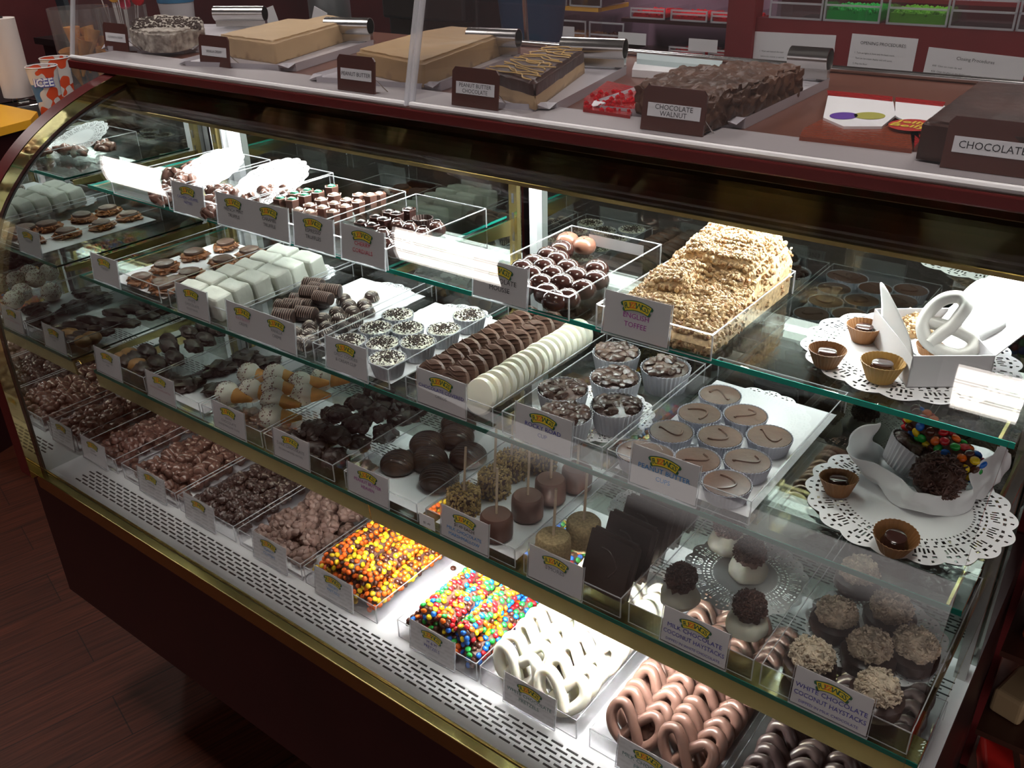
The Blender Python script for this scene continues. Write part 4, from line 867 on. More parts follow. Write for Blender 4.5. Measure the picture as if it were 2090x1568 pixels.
setout('dark_haystack', HD, [(1390, 1182), (1530, 1130), (1530, 1240), (1488, 1075)], z3+.034, 'dark shredded haystack on a white base', 'chocolate', 'dark haystacks on white bases', z3, inn=('8', 0.03))
doily('doily', 1.338, .935, z3-.0002, .078, 'lace doily under the dark haystacks', solid=.5)
def hayw(seed):
    b = MB().lathe([(.020, 0), (.028, .002), (.0305, .010), (.029, .018), (.022, .022), (.0005, .022)], 26)
    for i, v in enumerate(b.v): q = Vector(v); b.v[i] = tuple(q*(1+.14*noise.noise(q*55+Vector((seed, 0, 0))))); 
    return [('chocolate_base', b.mesh('chocolate_base', DARK)), ('coconut_mound', shreds(seed+5, COCO, .0265, .036, 340, .012, .0012, .008))]
HW = [hayw(1), hayw(2), hayw(3)]
setout('coconut_haystack', HW, [(1755, 1164), (1708, 1250), (1819, 1240), (1775, 1318), (1876, 1318), (1658, 1338), (1792, 1404)], z3+.030, 'pale coconut haystack in a dark chocolate base', 'chocolate', 'pale coconut haystacks', z3, s=(.96, 1.03), inn=('9', 0.034))
doily('doily', 1.514, .925, z3-.0002, .080, 'lace doily under the pale coconut haystacks', solid=.52)
# ================================================================== deck
z0 = S0+.0042
random.seed(5)
heap('nut_cluster', REDC, .010, .112, .728, 1.025, z0, 3, 8, 'reddish brown nut cluster in the narrow deck tray by the mirror', 'chocolate', 'reddish nut clusters', 2, .2, .015)
heap('almond_cluster', ALM, .148, .310, .728, 1.025, z0, 5, 9, 'glossy milk chocolate almond cluster heaped on the deck', 'chocolate', 'almond clusters', 2, .2, .013)
heap('raisin_cluster', DRK, .334, .486, .728, 1.025, z0, 5, 9, 'small dark cluster heaped in a full deck tray', 'chocolate', 'small dark clusters', 2, .22, .013)
heap('peanut_cluster', PEA, .512, .660, .732, 1.025, z0, 4, 7, 'dull knobbly milk chocolate peanut cluster on the deck', 'chocolate', 'knobbly peanut clusters', 2, .22, .015, skip=.08)
for i in (0, 1, 3):
    a, b = deckT[i]; liner(a+.004, b-.004, .72, 1.03, z0-.0007, ('white paper liner under the reddish nut clusters', 'white paper liner under the almond clusters', '', 'white paper liner under the knobbly peanut clusters')[i])
def rods(x0, x1, y0, L, cols, wts, what, group, seed, nc):
    pos = []; n = 4; w_ = (x1-x0)/n
    for row in range(2):
        for k in range(n): pos.append((x0+w_*(k+.5), y0+row*(L+.006), z0+.0175, 0))
    for row in range(2):
        for k in range(n-1): pos.append((x0+w_*(k+1), y0+.008+row*(L+.004), z0+.0175+.029, 1))
    for i, (x, y, z, up) in enumerate(pos):
        k = i % n if not up else (i-8) % 3; row = (i//n) if not up else (i-8)//3
        pl = '%s layer, %s from the left, %s row' % (('bottom', 'upper')[up], ('first', 'second', 'third', 'fourth')[k], ('front', 'back')[row])
        rod('candy_rod', (x+random.uniform(-.002, .002), y, z), (x+random.uniform(-.002, .002), y+L, z), .0158, cols, wts, nc, what+', '+pl, group, seed*50+i, ss=.92, span=1.75)
rods(.683, .836, .725, .150, ['orange', 'yellow', 'brown'], [2.3, 1.4, .9], 'rod coated in orange and yellow candies', 'orange and yellow candy rods', 1, 140)
rods(.896, 1.038, .725, .150, MMC, MMW, 'rod coated in many coloured candies', 'many coloured candy rods', 2, 140)
for i, (px, py, c) in enumerate([(880, 1318, 'yellow'), (905, 1303, 'brown'), (925, 1160, 'brown')]):
    x, y = at(px, py, S0+.004); o = bpy.data.objects.new('candy_button', CB[c]); C.objects.link(o); o.location = (x, y, S0+.0042); tag(o, 'loose %s candy on the white deck %s' % (c, ('at the tray corner', 'beside the candy card', 'between the two candy trays')[i]), 'candy')
def pretzels(x0, x1, y0, y1, mats_, what, group, seed, ncol, pitch, s=1.0, salt=0, lean=-.5, var=.12, rr_=.0072):
    VV = [pretzel_mesh(.033, rr_, mats_, seed+k, salt) for k in range(3)]; cw = (x1-x0)/ncol; n = int((y1-y0)/pitch)
    for c in range(ncol):
        for k in range(n):
            o = bpy.data.objects.new('coated_pretzel', random.choice(VV)); C.objects.link(o)
            o.location = (x0+cw*(c+.5)+random.uniform(-.002, .002), y0+pitch*(k+.3)+random.uniform(-.002, .002), z0+.0335*s); o.rotation_euler = (lean+random.uniform(-var, var), random.uniform(-.12, .12), random.uniform(-var, var)); o.scale = (s, s, s)
            tag(o, '%s, %s column, %s' % (what, ('left', 'right')[c] if ncol == 2 else 'only', ORD[k] if k < n-1 else 'farthest from the front glass'), 'pretzel', group)
pretzels(1.056, 1.210, .738, 1.02, WCHOC, 'white coated pretzel on edge', 'white coated pretzels', 10, 2, .026, 1.02, 0, -.35, .2, .0086)
pretzels(1.245, 1.398, .745, 1.02, MILKP, 'milk chocolate pretzel on edge', 'milk chocolate pretzels', 20, 2, .021, 1.04, 5)
pretzels(1.428, 1.585, .745, 1.02, DARKP, 'dark chocolate pretzel on edge', 'dark chocolate pretzels', 30, 2, .021, 1.04, 2)
# ================================================================== counter top: fudge, signs, guard
ZC = 1.3366
tag(boxo('cutting_board', (-.150, 1.95, .985, 1.062, ZC, ZC+.006), BOARD), 'long white cutting board strip along the front of the counter', 'cutting board')
def lean_panel(x0, x1, name):
    b = MB().box(x0, x1, 0, .005, 0, .30, 0, T3(0, .969, ZC+.001) @ R3(-.27)); return b.mesh(name, None, False)
def guard(x0, x1, label, left_edge=True, side=True):
    r = root('sneeze_guard', (0, 0, 0), label, 'sneeze guard')
    link('front_panel', lean_panel(x0, x1, 'front_panel'), GUARD, r)
    M = T3(0, .969, ZC+.001) @ R3(-.27); e = MB()
    e.tube([M @ Vector((x0, .0, .0045)), M @ Vector((x1, 0, .0045))], .0042, 8)
    link('bottom_edge', e.mesh('bottom_edge'), CHROMEA, r)
    for x in ((x0, x1)):
        v = MB(); v.tube([M @ Vector((x, .002, .002)), M @ Vector((x, .002, .29))], .0045, 8); link('corner_edge', v.mesh('corner_edge'), EDGE2, r)
    if side: link('side_panel', MB().prism([(.975, ZC+.001), (1.50, ZC+.001), (1.47, ZC+.28), (1.045, ZC+.28)], x1-.004, x1).mesh('side_panel', None, False), GUARD, r)
    return r
CHROMEA = mat('bright_acrylic_edge', (.80, .78, .80), .18); EDGE2 = clear('guard_edge', (.85, .85, .9), 1.7, .06, .35)
guard(-.160, .742, 'left clear acrylic guard over the fudge, joined beside the peanut fudge slab'); guard(.752, 2.0, 'right clear acrylic guard over the dark fudge slabs', side=False)
x, y = at(1075, 82, ZC); tag(link('guard_post', MB().tube([(x, y, ZC), (x+.012, y-.04, ZC+.30)], .005, 10).mesh('guard_post'), STEEL), 'thin steel post standing behind the drizzled fudge slab', 'post')
tag(link('guard_rail', MB().tube([(x+.02, 1.54, ZC+.006), (2.0, 1.54, ZC+.006)], .0055, 10).mesh('guard_rail'), STEEL), 'thin steel rail along the back of the counter', 'rail')
def fudge_tray(fr, br, wd, ln, label, tube=None):
    a = Vector((*at(*fr, ZC+.010), 0)) if not isinstance(fr[0], float) else Vector((*fr, 0)); b = Vector((*at(*br, ZC+.010), 0)) if not isinstance(br[0], float) else Vector((*br, 0)); ang = math.atan2(-(b-a).x, (b-a).y)
    r = root('fudge_tray', (a.x, a.y, ZC+.0002), label, 'tray', 'white fudge trays on the counter', ang)
    bm = bmesh.new(); bmesh.ops.create_cube(bm, size=1); bmesh.ops.scale(bm, vec=(wd, ln, .014), verts=bm.verts); bmesh.ops.translate(bm, vec=(-wd/2, ln/2, .007), verts=bm.verts)
    for f in bm.faces: f.smooth = False
    top = [f for f in bm.faces if f.normal.z > .5]; bmesh.ops.inset_region(bm, faces=top, thickness=.006); bmesh.ops.translate(bm, vec=(0, 0, -.006), verts=top[0].verts)
    bmesh.ops.bevel(bm, geom=[e for e in bm.edges if abs(e.verts[0].co.z-e.verts[1].co.z) > .01 and abs(e.verts[0].co.x-e.verts[1].co.x) < 1e-4], offset=.022, segments=5, affect='EDGES')
    me = bpy.data.meshes.new('tray_pan'); bm.to_mesh(me); bm.free(); link('tray_pan', me, TRAYW, r)
    if tube: link('steel_roll', MB().lathe([(.0165, 0), (.0165, tube), (.0150, tube), (.0150, 0)], 24, T3(-tube-.002+tube*0, ln-.025, .040) @ R3(0, PI/2, 0), close=False).mesh('steel_roll'), STEEL, r); rl = MB().box(-tube-.002, -.002, ln-.030, ln-.018, .012, .026); link('roll_clip', rl.mesh('roll_clip', None, False), STEEL, r)
    return r, ang
fudge_tray((395, 100), (560, 52), .215, .36, 'white tray under the speckled cookie fudge, leftmost', .125)
fudge_tray((590, 138), (768, 84), .24, .34, 'white tray under the vanilla fudge slab', .10)
fudge_tray((885, 178), (1075, 110), .24, .34, 'white tray under the tan peanut fudge slab', .10)
fudge_tray((1125, 222), (1300, 128), .15, .36, 'white tray under the drizzled layered fudge', .11)
fudge_tray((1507, 254), (1697, 163), .22, .36, 'white tray under the rough dark walnut fudge', .06)
fudge_tray((1.715, 1.045), (1.70, 1.40), .27, .36, 'white tray under the rightmost dark fudge slab', .12)
def slabpx(name, px, zt, layers, label, rough=0, zb=ZC+.0085):
    zt -= .010; P = [at(a, b, zt) for a, b in px]; bm = bmesh.new(); vs = [bm.verts.new((x, y, zb)) for x, y in P]; f = bm.faces.new(vs); f.normal_update()
    if f.normal.z < 0: bmesh.ops.reverse_faces(bm, faces=[f])
    lv = [zb]+[zb+(zt-zb)*l for l, _ in layers]; mats_ = [m for _, m in layers]; cur = f
    for i, z in enumerate(lv[1:]):
        r = bmesh.ops.extrude_face_region(bm, geom=[cur]); nv = [g for g in r['geom'] if isinstance(g, bmesh.types.BMVert)]
        bmesh.ops.translate(bm, vec=(0, 0, z-lv[i]), verts=nv); cur = [g for g in r['geom'] if isinstance(g, bmesh.types.BMFace)][0]
        for v in nv:
            for ff in v.link_faces:
                if ff is not cur and ff.material_index == 0 and all(w_.co.z >= lv[i]-1e-6 for w_ in ff.verts): ff.material_index = i
        cur.material_index = i
    bmesh.ops.recalc_face_normals(bm, faces=bm.faces[:])
    bmesh.ops.bevel(bm, geom=[e for e in bm.edges if min(v.co.z for v in e.verts) > zb+.001 and not (len(layers) > 1 and abs(e.verts[0].co.z-lv[1]) < 1e-5 and abs(e.verts[1].co.z-lv[1]) < 1e-5)], offset=.005, segments=3, affect='EDGES', clamp_overlap=True)
    bmesh.ops.recalc_face_normals(bm, faces=bm.faces[:])
    for f_ in bm.faces:
        if len(layers) > 1: f_.material_index = 1 if f_.calc_center_median().z > lv[1]+1e-4 else 0
    if rough:
        bmesh.ops.triangulate(bm, faces=bm.faces[:])
        for _ in range(6): bmesh.ops.subdivide_edges(bm, edges=[e for e in bm.edges if e.calc_length() > (.007 if rough > .002 else .02)], cuts=1); bmesh.ops.triangulate(bm, faces=[f for f in bm.faces if len(f.verts) > 3])
        for v in bm.verts:
            if v.co.z > zb+.001: v.co += Vector((noise.noise(v.co*110), noise.noise(v.co*110+Vector((9, 0, 0))), noise.noise(v.co*95+Vector((0, 9, 0)))+.5*noise.noise(v.co*230)))*rough
    me = bpy.data.meshes.new(name); bm.to_mesh(me); bm.free()
    for p in me.polygons: p.use_smooth = True
    me.set_sharp_from_angle(angle=.7)
    for m in mats_: me.materials.append(m)
    return me
def S_(o, lab):
    if o.type == 'MESH': o.modifiers.new('w', 'WEIGHTED_NORMAL')
    return tag(o, lab, 'fudge')
ck = slabpx('cookie_fudge', [(262, 55), (300, 66), (345, 66), (414, 54), (412, 36), (335, 30), (285, 36)], 1.393, [(1, FUDGEO)], '', .003)
o = bpy.data.objects.new('fudge_slab', None); C.objects.link(o); S_(o, 'short speckled grey cookie fudge slab with dark crumbs, leftmost'); link('fudge_block', ck, None, o)
cr = MB(); random.seed(12)
for k in range(420):
    t = random.random(); u = random.random(); px_ = 268+t*142; py_ = 38+u*22-6*math.sin(t*3.1); x, y = at(px_, py_, 1.385); cr.ico((x, y, 1.3845), (.003, .0022, .0016), 1, .5, 2, k, R3(0, 0, k))
link('cookie_crumbs', cr.mesh('cookie_crumbs', CRUMB), None, o)
S_(link('fudge_slab', slabpx('vf', [(444, 70), (557, 84), (722, 38), (668, 29), (623, 39), (587, 37)], 1.394, [(1, FUDGEV)], '', .0008), None), 'long pale vanilla fudge slab with a notch in its back edge')
S_(link('fudge_slab', slabpx('pf', [(727, 100), (861, 126), (1040, 62), (922, 53), (876, 60), (849, 66)], 1.393, [(1, FUDGEP)], '', .0008), None), 'large tan peanut butter fudge slab behind the guard corner')
fo = bpy.data.objects.new('fudge_slab', None); C.objects.link(fo); S_(fo, 'narrow two layer fudge slab, dark top drizzled with tan lines')
link('fudge_block', slabpx('dc', [(1000, 140), (1092, 166), (1194, 99), (1122, 91)], 1.393, [(.48, FUDGEV), (1, FUDGED)], '', .0012), None, fo).modifiers.new('w', 'WEIGHTED_NORMAL')
dz = MB(); random.seed(4)
for k in range(17):
    t = k/16; a = at(1003+t*112, 138-t*44, 1.384); b = at(1088+t*98, 162-t*62, 1.384); pts = []
    for j in range(6):
        u = j/5; pts.append((a[0]+(b[0]-a[0])*u+random.uniform(-.004, .004), a[1]+(b[1]-a[1])*u+random.uniform(-.012, .012), 1.3845))
    dz.tube(catm(pts, 3), .0010, 5)
link('drizzle', dz.mesh('drizzle', DRIZ), None, fo)
S_(link('fudge_slab', slabpx('wf', [(1298, 168), (1440, 205), (1644, 134), (1487, 123), (1462, 134), (1390, 133)], 1.394, [(1, FUDGEC)], '', .0055), None), 'rough dark chocolate walnut fudge slab with broken edges')
S_(link('fudge_slab', slabpx('cf', [(1884, 244), (2200, 285), (2200, 175), (1990, 166)], 1.396, [(1, FUDGED)], '', .0012), None), 'smooth dark chocolate fudge slab, rightmost on the counter')
def stand(px, txt, label, w_=.072, size=.0085):
    x, y = at(*px, ZC+.001); r = root('sign_stand', (x, y, ZC+.0065), label, 'sign', 'brown sign stands before the fudge'); r.rotation_euler = (-.12, 0, 0)
    m = MB().prism([(0, 0), (w_, 0), (w_, .046), (w_-.005, .052), (.005, .052), (0, .046)], 0, .003, axis=1); link('plaque', m.mesh('plaque', None, False), BROWNP, r)
    boxo('foot', (.002, w_-.002, .003, .020, -.001, .0015), BROWNP, r)
    link('strut', MB().tube([(w_-.004, .003, .022), (w_+.002, .030, .000)], .0009, 6).mesh('strut'), STEEL, r)
    boxo('name_label', (.008, w_-.006, -.0006, -.0001, .017, .033), PAPER, r)
    for i, l in enumerate(txt): text('lettering', l, size, INKB, r, (w_/2+.001, -.0008, .025+(len(txt)-1)*.0035-i*.0075), maxw=w_-.018)
stand((216, 106), ['COOKIES N CREAM'], 'brown sign stand before the cookie fudge', .085, .006); stand((410, 138), ['VANILLA CREAM'], 'brown sign stand before the vanilla fudge', .085, .006)
stand((690, 190), ['PEANUT BUTTER'], 'brown sign stand lettered peanut butter', .080); stand((922, 222), ['PEANUT BUTTER', 'CHOCOLATE'], 'brown sign stand lettered peanut butter chocolate', .082, .0075)
stand((1306, 272), ['CHOCOLATE', 'WALNUT'], 'brown sign stand lettered chocolate walnut', .085, .0085); stand((1915, 352), ['CHOCOLATE'], 'large brown sign stand lettered chocolate, rightmost', .088, .0105)
# things on the counter between the trays
def flatpx(mb, px, z, mi=0, dz=0.0004):
    P = [at(a, b, z) for a, b in px]; ar = sum(P[i][0]*P[(i+1) % len(P)][1]-P[(i+1) % len(P)][0]*P[i][1] for i in range(len(P)))
    if ar < 0: P = P[::-1]
    return mb.prism(P, z-dz, z, axis=2, mi=mi)
CANR = mat('bag_red', (.38, .02, .02), .2, bump=.6, bscale=150); CANB = mat('bag_brown', (.26, .055, .025), .2, bump=.6, bscale=150)
bg = root('candy_bag', (0, 0, 0), 'flat stand-in for a bag reflected in the guard, white header with purple and green ovals', 'candy bag')  # reflection in the sloping guard, modelled as a flat pack on the counter
link('bag_card', flatpx(MB(), [(1690, 195), (1823, 207), (1828, 235), (1800, 258), (1722, 258), (1680, 240)], ZC+.014, 0, .003).mesh('bag_card', PAPER, False), None, bg)
link('bag_candy', flatpx(MB(), [(1640, 262), (1680, 242), (1722, 260), (1800, 260), (1856, 240), (1862, 304), (1740, 290), (1632, 278)], ZC+.011, 0, .010).mesh('bag_candy', CANB, False), None, bg)
link('red_band', flatpx(MB(), [(1688, 184), (1822, 197), (1821, 206), (1690, 192)], ZC+.015, 0, .003).mesh('red_band', CANR, False), None, bg)
def oval(px, py, z, rx_, ry_, m, par, name='oval_mark'):
    x, y = at(px, py, z); link(name, MB().add([(x+rx_*math.cos(a), y+ry_*math.sin(a), z) for a in [2*PI*k/28 for k in range(28)]], [tuple(range(28))]).mesh(name, m, False), None, par); return x, y
oval(1722, 236, ZC+.0145, .016, .022, mat('purple_mark', (.13, .05, .35), .4), bg); oval(1775, 236, ZC+.0145, .018, .022, mat('lime_mark', (.42, .40, .08), .4), bg)
b2 = root('candy_bag', (0, 0, 0), 'flat stand-in for a bag reflected in the guard, red oval logo lettered in yellow', 'candy bag')  # second reflected bag, likewise laid flat as solid geometry
link('bag_card', flatpx(MB(), [(1828, 206), (1930, 216), (1905, 236), (1880, 262), (1826, 236)], ZC+.013, 0, .003).mesh('bag_card', PAPER, False), None, b2)
link('bag_candy', flatpx(MB(), [(1826, 240), (1880, 262), (1878, 285), (1866, 302), (1868, 250)], ZC+.011, 0, .009).mesh('bag_candy', CANR, False), None, b2)
link('red_band', flatpx(MB(), [(1828, 198), (1930, 208), (1925, 216), (1828, 206)], ZC+.014, 0, .003).mesh('red_band', CANR, False), None, b2)
x, y = oval(1862, 255, ZC+.0150, .026, .034, mat('logo_red', (.50, .03, .02), .4), b2)
text('lettering', 'Jelly', .022, LYEL, b2, (x-.002, y+.011, ZC+.0156), rot=(0, 0, 0), bold=.0004); text('lettering', 'Belly', .022, LYEL, b2, (x-.002, y-.010, ZC+.0156), rot=(0, 0, 0), bold=.0004)
rb = root('candy_bag', (0, 0, 0), 'shiny bag of red candy between the drizzled and walnut fudge', 'candy bag')
link('bag_candy', flatpx(MB(), [(1192, 200), (1240, 165), (1298, 178), (1308, 200), (1286, 236), (1190, 222)], ZC+.010, 0, .0095).mesh('bag_candy', CANR, False), None, rb)
cs = MB(); random.seed(3)
for k in range(60):
    x, y = at(random.uniform(1195, 1300), random.uniform(188, 228), ZC+.01); cs.ico((x, y, ZC+.011), .004, 1)
link('red_beans', cs.mesh('red_beans', CANDY['red']), None, rb)
wb = root('tissue_pack', (0, 0, 0), 'pale stack of folded paper behind the drizzled fudge tray', 'paper stack')
link('folded_paper', flatpx(MB(), [(1300, 108), (1475, 124), (1470, 136), (1300, 120)], ZC+.020, 0, .0195).mesh('folded_paper', mat('pale_teal', (.50, .60, .60), .4), False), None, wb)
link('folded_paper', flatpx(MB(), [(1296, 126), (1420, 136), (1400, 150), (1290, 142)], ZC+.012, 0, .0115).mesh('folded_paper', PAPER, False), None, wb)
# ================================================================== behind the counter
pz_ = 3.2
pn = root('partition', (0, 0, 0), 'dark red partition behind the counter with three taped sheets', 'partition')
REDP = mat('partition_red', (.19, .020, .022), .5, var=.1, vscale=4)
boxo('partition_panel', (.30, 3.0, pz_, pz_+.04, 0, 1.212), REDP, pn); boxo('partition_post', (.20, .30, pz_-.02, pz_+.05, 0, 1.9), REDP, pn)
def sheetp(p0, p1, h, label, lines, title, ts=.012):
    a = atY(*p0, pz_); b = atY(*p1, pz_); w_ = b[0]-a[0]; r = root('paper_sheet', (a[0], pz_-.002, a[2]-h), label, 'notice'); r.rotation_euler = (0, math.atan2(-(b[2]-a[2]), w_), 0)
    boxo('sheet', (0, w_, 0, .0006, 0, h), PAPER, r); text('title', title, ts, INKB, r, (w_/2, -.0006, h*.9), maxw=w_*.7)
    z = h*.78
    for l in lines: text('lettering', l, .0072, INKB, r, (w_*.08, -.0006, z), align='LEFT', maxw=w_*.88); z -= .017
sheetp((1543, 64), (1709, 72), .21, 'blank looking sheet, leftmost of three taped to the red partition', ['', '1. Wash and restock the trays', '   before the counter is opened'], 'COUNTER NOTES' if 0 else '', .01)
sheetp((1737, 68), (1872, 79), .26, 'middle sheet titled opening procedures on the red partition', ['1. Turn on lights in front and the back room.', '   Turn on ice cream display and soft serve.', '2. Mop the floor.', '3. Run a Z Report on Register.', '4. Count down the register, record on inventory', '   sheet and deposit slip.', '5. Bolt together Z Report and credit card receipts.', '6. Fill out deposit sheet.', '7. Put deposit in safe and receipts in file box.', '8. Turn on security monitor and music.'], 'OPENING PROCEDURES:', .014)
sheetp((1889, 95), (2092, 118), .24, 'rightmost sheet titled closing procedures on the red partition', ['8:00  Clean ice cream dip well', '8:30  Clean the glass on the display cases', '9:00  Close glass, lock drawers', '      Wipe down counters, sink area,', '      tables and chairs', '9:30  Turn off the lights'], 'Closing Procedures', .014)
def binrow(y, z, xs, w_, h, label, cols, group, d=.20, wall=.006):
    for i, x in enumerate(xs):
        r = root('candy_bin', (x, y, z), label[i] if isinstance(label, list) else label, 'candy bin', group)
        m = MB().box(0, w_, 0, d, 0, .004); m.box(0, .004, 0, d, 0, h); m.box(w_-.004, w_, 0, d, 0, h); m.box(0, w_, 0, .003, 0, h*.55); link('bin_body', m.mesh('bin_body', None, False), GUARD, r)
        e = MB(); e.box(0, w_, -.001, .004, h*.55, h*.55+wall); e.box(0, wall, -.001, .004, 0, h); e.box(w_-wall, w_, -.001, .004, 0, h); e.box(0, w_, -.001, .004, 0, wall); e.box(0, w_, 0, .004, h-wall, h); link('bin_edges', e.mesh('bin_edges', None, False), EDGE2, r)
        if cols[i]:
            random.seed(i+int(y*10)); cm = MB(); cm.box(.006, w_-.006, .012, d-.01, .005, h*.40)
            for k in range(260): cm.ico((random.uniform(.01, w_-.01), random.uniform(.012, d-.02), h*.40+random.uniform(-.004, .006)), .007, 1)
            link('bin_candy', cm.mesh('bin_candy', cols[i]), None, r)
CG = CANDY
binrow(pz_+.0, 1.213, [.345, .535, .74, .93, 1.12], .185, .085, ['clear bin on the partition, far left and empty', 'clear bin on the partition with a dark green scoop of candy', 'clear bin on the partition with lime green candy', 'clear bin on the partition, fourth from the left', 'clear bin on the partition, rightmost in view'], [None, CG['green'], mat('lime_candy', (.12, .35, .03), .3), None, None], 'clear bins on the red partition')
binrow(pz_+.25, 1.27, [.36, .56, .76, .96, 1.16], .185, .12, ['bin of dark red candy above the partition, leftmost', 'bin of red candy above the partition, second from left', 'bin of deep red candy above the partition, middle', 'bin of green candy above the partition', 'bin of yellow candy above the partition, rightmost'], [CG['red'], CG['red'], CG['red'], CG['green'], CG['yellow']], 'upper candy bins behind the partition')
boxo('partition_shelf', (.32, 3.0, pz_+.24, pz_+.47, 1.255, 1.268), REDP, pn)
# candy wall seen through the guard
wl = root('bin_display', (0, 0, 0), 'tall dark candy display wall with mauve panels behind the counter', 'display')
boxo('display_back', (-1.6, .20, 3.62, 3.66, .0, 2.0), mat('mauve_panel', (.26, .16, .22), .35, var=.2, vscale=3), wl)
boxo('display_shelf', (-1.3, .18, 3.30, 3.60, 1.010, 1.030), mat('brown_shelf', (.10, .04, .03), .3), wl); boxo('yellow_shelf', (-1.12, -.45, 3.36, 3.60, 1.180, 1.196), mat('amber_edge', (.75, .40, .06), .3), wl)
binrow(3.34, 1.031, [-1.20, -1.02, -.84, -.66, -.48], .165, .115, ['shiny clear bin on the far display, leftmost on its shelf', 'shiny clear bin on the far display, second on its shelf', 'shiny clear bin on the far display, third on its shelf', 'shiny clear bin on the far display, fourth on its shelf', 'shiny clear bin on the far display, fifth on its shelf'], [CG['brown'], PEANUT, WCHOC, PEANUT, CG['brown']], 'shiny bins on the far display')
binrow(3.36, 1.197, [-1.10, -.93, -.76, -.59], .155, .13, ['tall bin with brown candy above the yellow shelf, leftmost', 'tall bin with red candy above the yellow shelf', 'tall bin with mauve candy above the yellow shelf', 'tall bin with dark candy above the yellow shelf, rightmost'], [CG['orange'], CG['red'], mat('mauve_candy', (.3, .1, .2), .3), CG['brown']], 'bins above the yellow shelf')
binrow(3.36, 1.165, [-.30, -.12, .05], .155, .040, ['low bin of glowing red candy, leftmost beside the red post', 'low bin of glowing red candy, middle', 'low bin of glowing red candy touching the red post'], [CG['red']]*3, 'upper low red candy bins')
binrow(3.36, 1.031, [-.12, .05], .155, .040, ['lower bin of red candy behind a white tag', 'lower bin of red candy beside the red post'], [CG['red']]*2, 'lower red candy bins')
boxo('display_shelf', (-.34, .20, 3.36, 3.60, 1.150, 1.163), mat('dark_shelf', (.05, .02, .02), .3), wl)
for p, q, lb in (((1128, 52), (1172, 80), 'small blank white tag on the far display, leftmost'), ((1262, 65), (1318, 93), 'small blank white tag on the far display, middle'), ((1406, 78), (1463, 108), 'small blank white tag on the far display, beside the red candy')):
    a = atY(*p, 3.28); b = atY(*q, 3.28); t_ = root('shelf_tag', (a[0], 3.28, b[2]), lb, 'tag', 'white tags on the far display'); boxo('tag_card', (0, b[0]-a[0], 0, .001, 0, a[2]-b[2]), PAPER, t_); boxo('tag_clip', (.02, .03, .001, .07, 0, .004), STEEL, t_)
# back counter with machines
bc = root('back_counter', (0, 0, 0), 'low black back counter behind the display case', 'counter'); boxo('counter_body', (-3.2, -.1, 2.44, 3.0, 0, 1.0), BLACK, bc); boxo('counter_slab', (-3.2, -.08, 2.40, 3.0, 1.0, 1.03), BLACK, bc)
mc = root('coffee_machine', (-.82, 2.48, 1.0305), 'black coffee machine behind the vanilla and peanut fudge', 'machine')
b_ = MB().box(0, .42, .05, .40, 0, .34); b_.box(.02, .40, 0, .06, .20, .32); bevel(link('machine_body', b_.mesh('machine_body', None, False), BLACK, mc), .01); boxo('drip_tray', (.03, .39, -.06, .06, 0, .03), mat('grey_plastic', (.05, .05, .055), .3), mc)
boxo('front_strip', (.03, .39, -.002, .0, .30, .306), STEEL, mc)
bk = root('blue_bucket', (-.24, 2.62, 1.0305), 'tapered dark blue bucket behind the guard corner', 'bucket'); link('bucket_body', MB().lathe([(.085, 0), (.12, .34), (.112, .34), (.08, .01)], 28, close=False).mesh('bucket_body', mat('deep_blue', (.012, .05, .11), .45)), None, bk)
link('bucket_rim', MB().lathe([(.120, .335), (.126, .340), (.120, .346)], 28, close=False).mesh('bucket_rim', mat('deep_blue_rim', (.015, .06, .13), .4)), None, bk)
gc = root('grey_canister', (-1.16, 2.56, 1.0305), 'tall grey metal canister behind the vanilla fudge', 'canister'); link('canister_body', MB().lathe([(.075, 0), (.08, .01), (.08, .36), (.074, .37), (.0005, .372)], 28).mesh('canister_body', mat('grey_metal', (.16, .17, .17), .35, .6)), None, gc)
link('canister_lid', MB().lathe([(.083, .371), (.083, .385), (.0005, .388)], 28).mesh('canister_lid', BLACK), None, gc)
for (px, py, lb, rz_, Y) in ((615, 25, 'crumpled white napkin left of the black machine', .4, 2.44), (575, 28, 'white napkin beside the grey canister', -.3, 2.44)):
    x, y, z = atY(px, py, Y); nb = MB().box(-.03, .03, -.001, .001, 0, .075); o = link('napkin', nb.mesh('napkin', None, False), PAPER, None, (x, Y, 1.031)); o.scale = (1, 1, (z+.03-1.031)/.075); o.rotation_euler = (0, rz_, .2); tag(o, lb, 'napkin')
# ================================================================== far left
lc = root('side_counter', (0, 0, 0), 'dark side counter at the far left with a mustard yellow top', 'counter')
Pq = [at(-260, 160, 1.0), at(76, 228, 1.0), at(62, 244, 1.0), at(-260, 330, 1.0)]
ar = sum(Pq[i][0]*Pq[(i+1) % 4][1]-Pq[(i+1) % 4][0]*Pq[i][1] for i in range(4)); Pq = Pq if ar > 0 else Pq[::-1]
link('yellow_top', MB().prism(Pq, .975, 1.0, axis=2).mesh('yellow_top', None, False), YEL, lc); cx = sum(p[0] for p in Pq)/4; cy = sum(p[1] for p in Pq)/4
link('counter_body', MB().prism([(cx+(p[0]-cx)*.97, cy+(p[1]-cy)*.97) for p in Pq], 0, .974, axis=2).mesh('counter_body', None, False), RED, lc)
sh = root('supply_shelf', (0, 0, 0), 'black supply shelf at the far left holding the cups and paper roll', 'shelf')
boxo('shelf_top', (-2.8, -.60, 1.53, 2.28, .95, .97), BLACK, sh); boxo('shelf_body', (-2.78, -.62, 1.56, 2.26, 0, .949), BLACK, sh)
def onshelf(px, py, Y): x, y, z = atY(px, py, Y); return x
def standat(px, py, z=.9705): return (*at(px, py, z), z)
pr = root('paper_towel_roll', standat(40, 198, .995), 'white paper towel roll on its holder at the far left', 'paper towel')
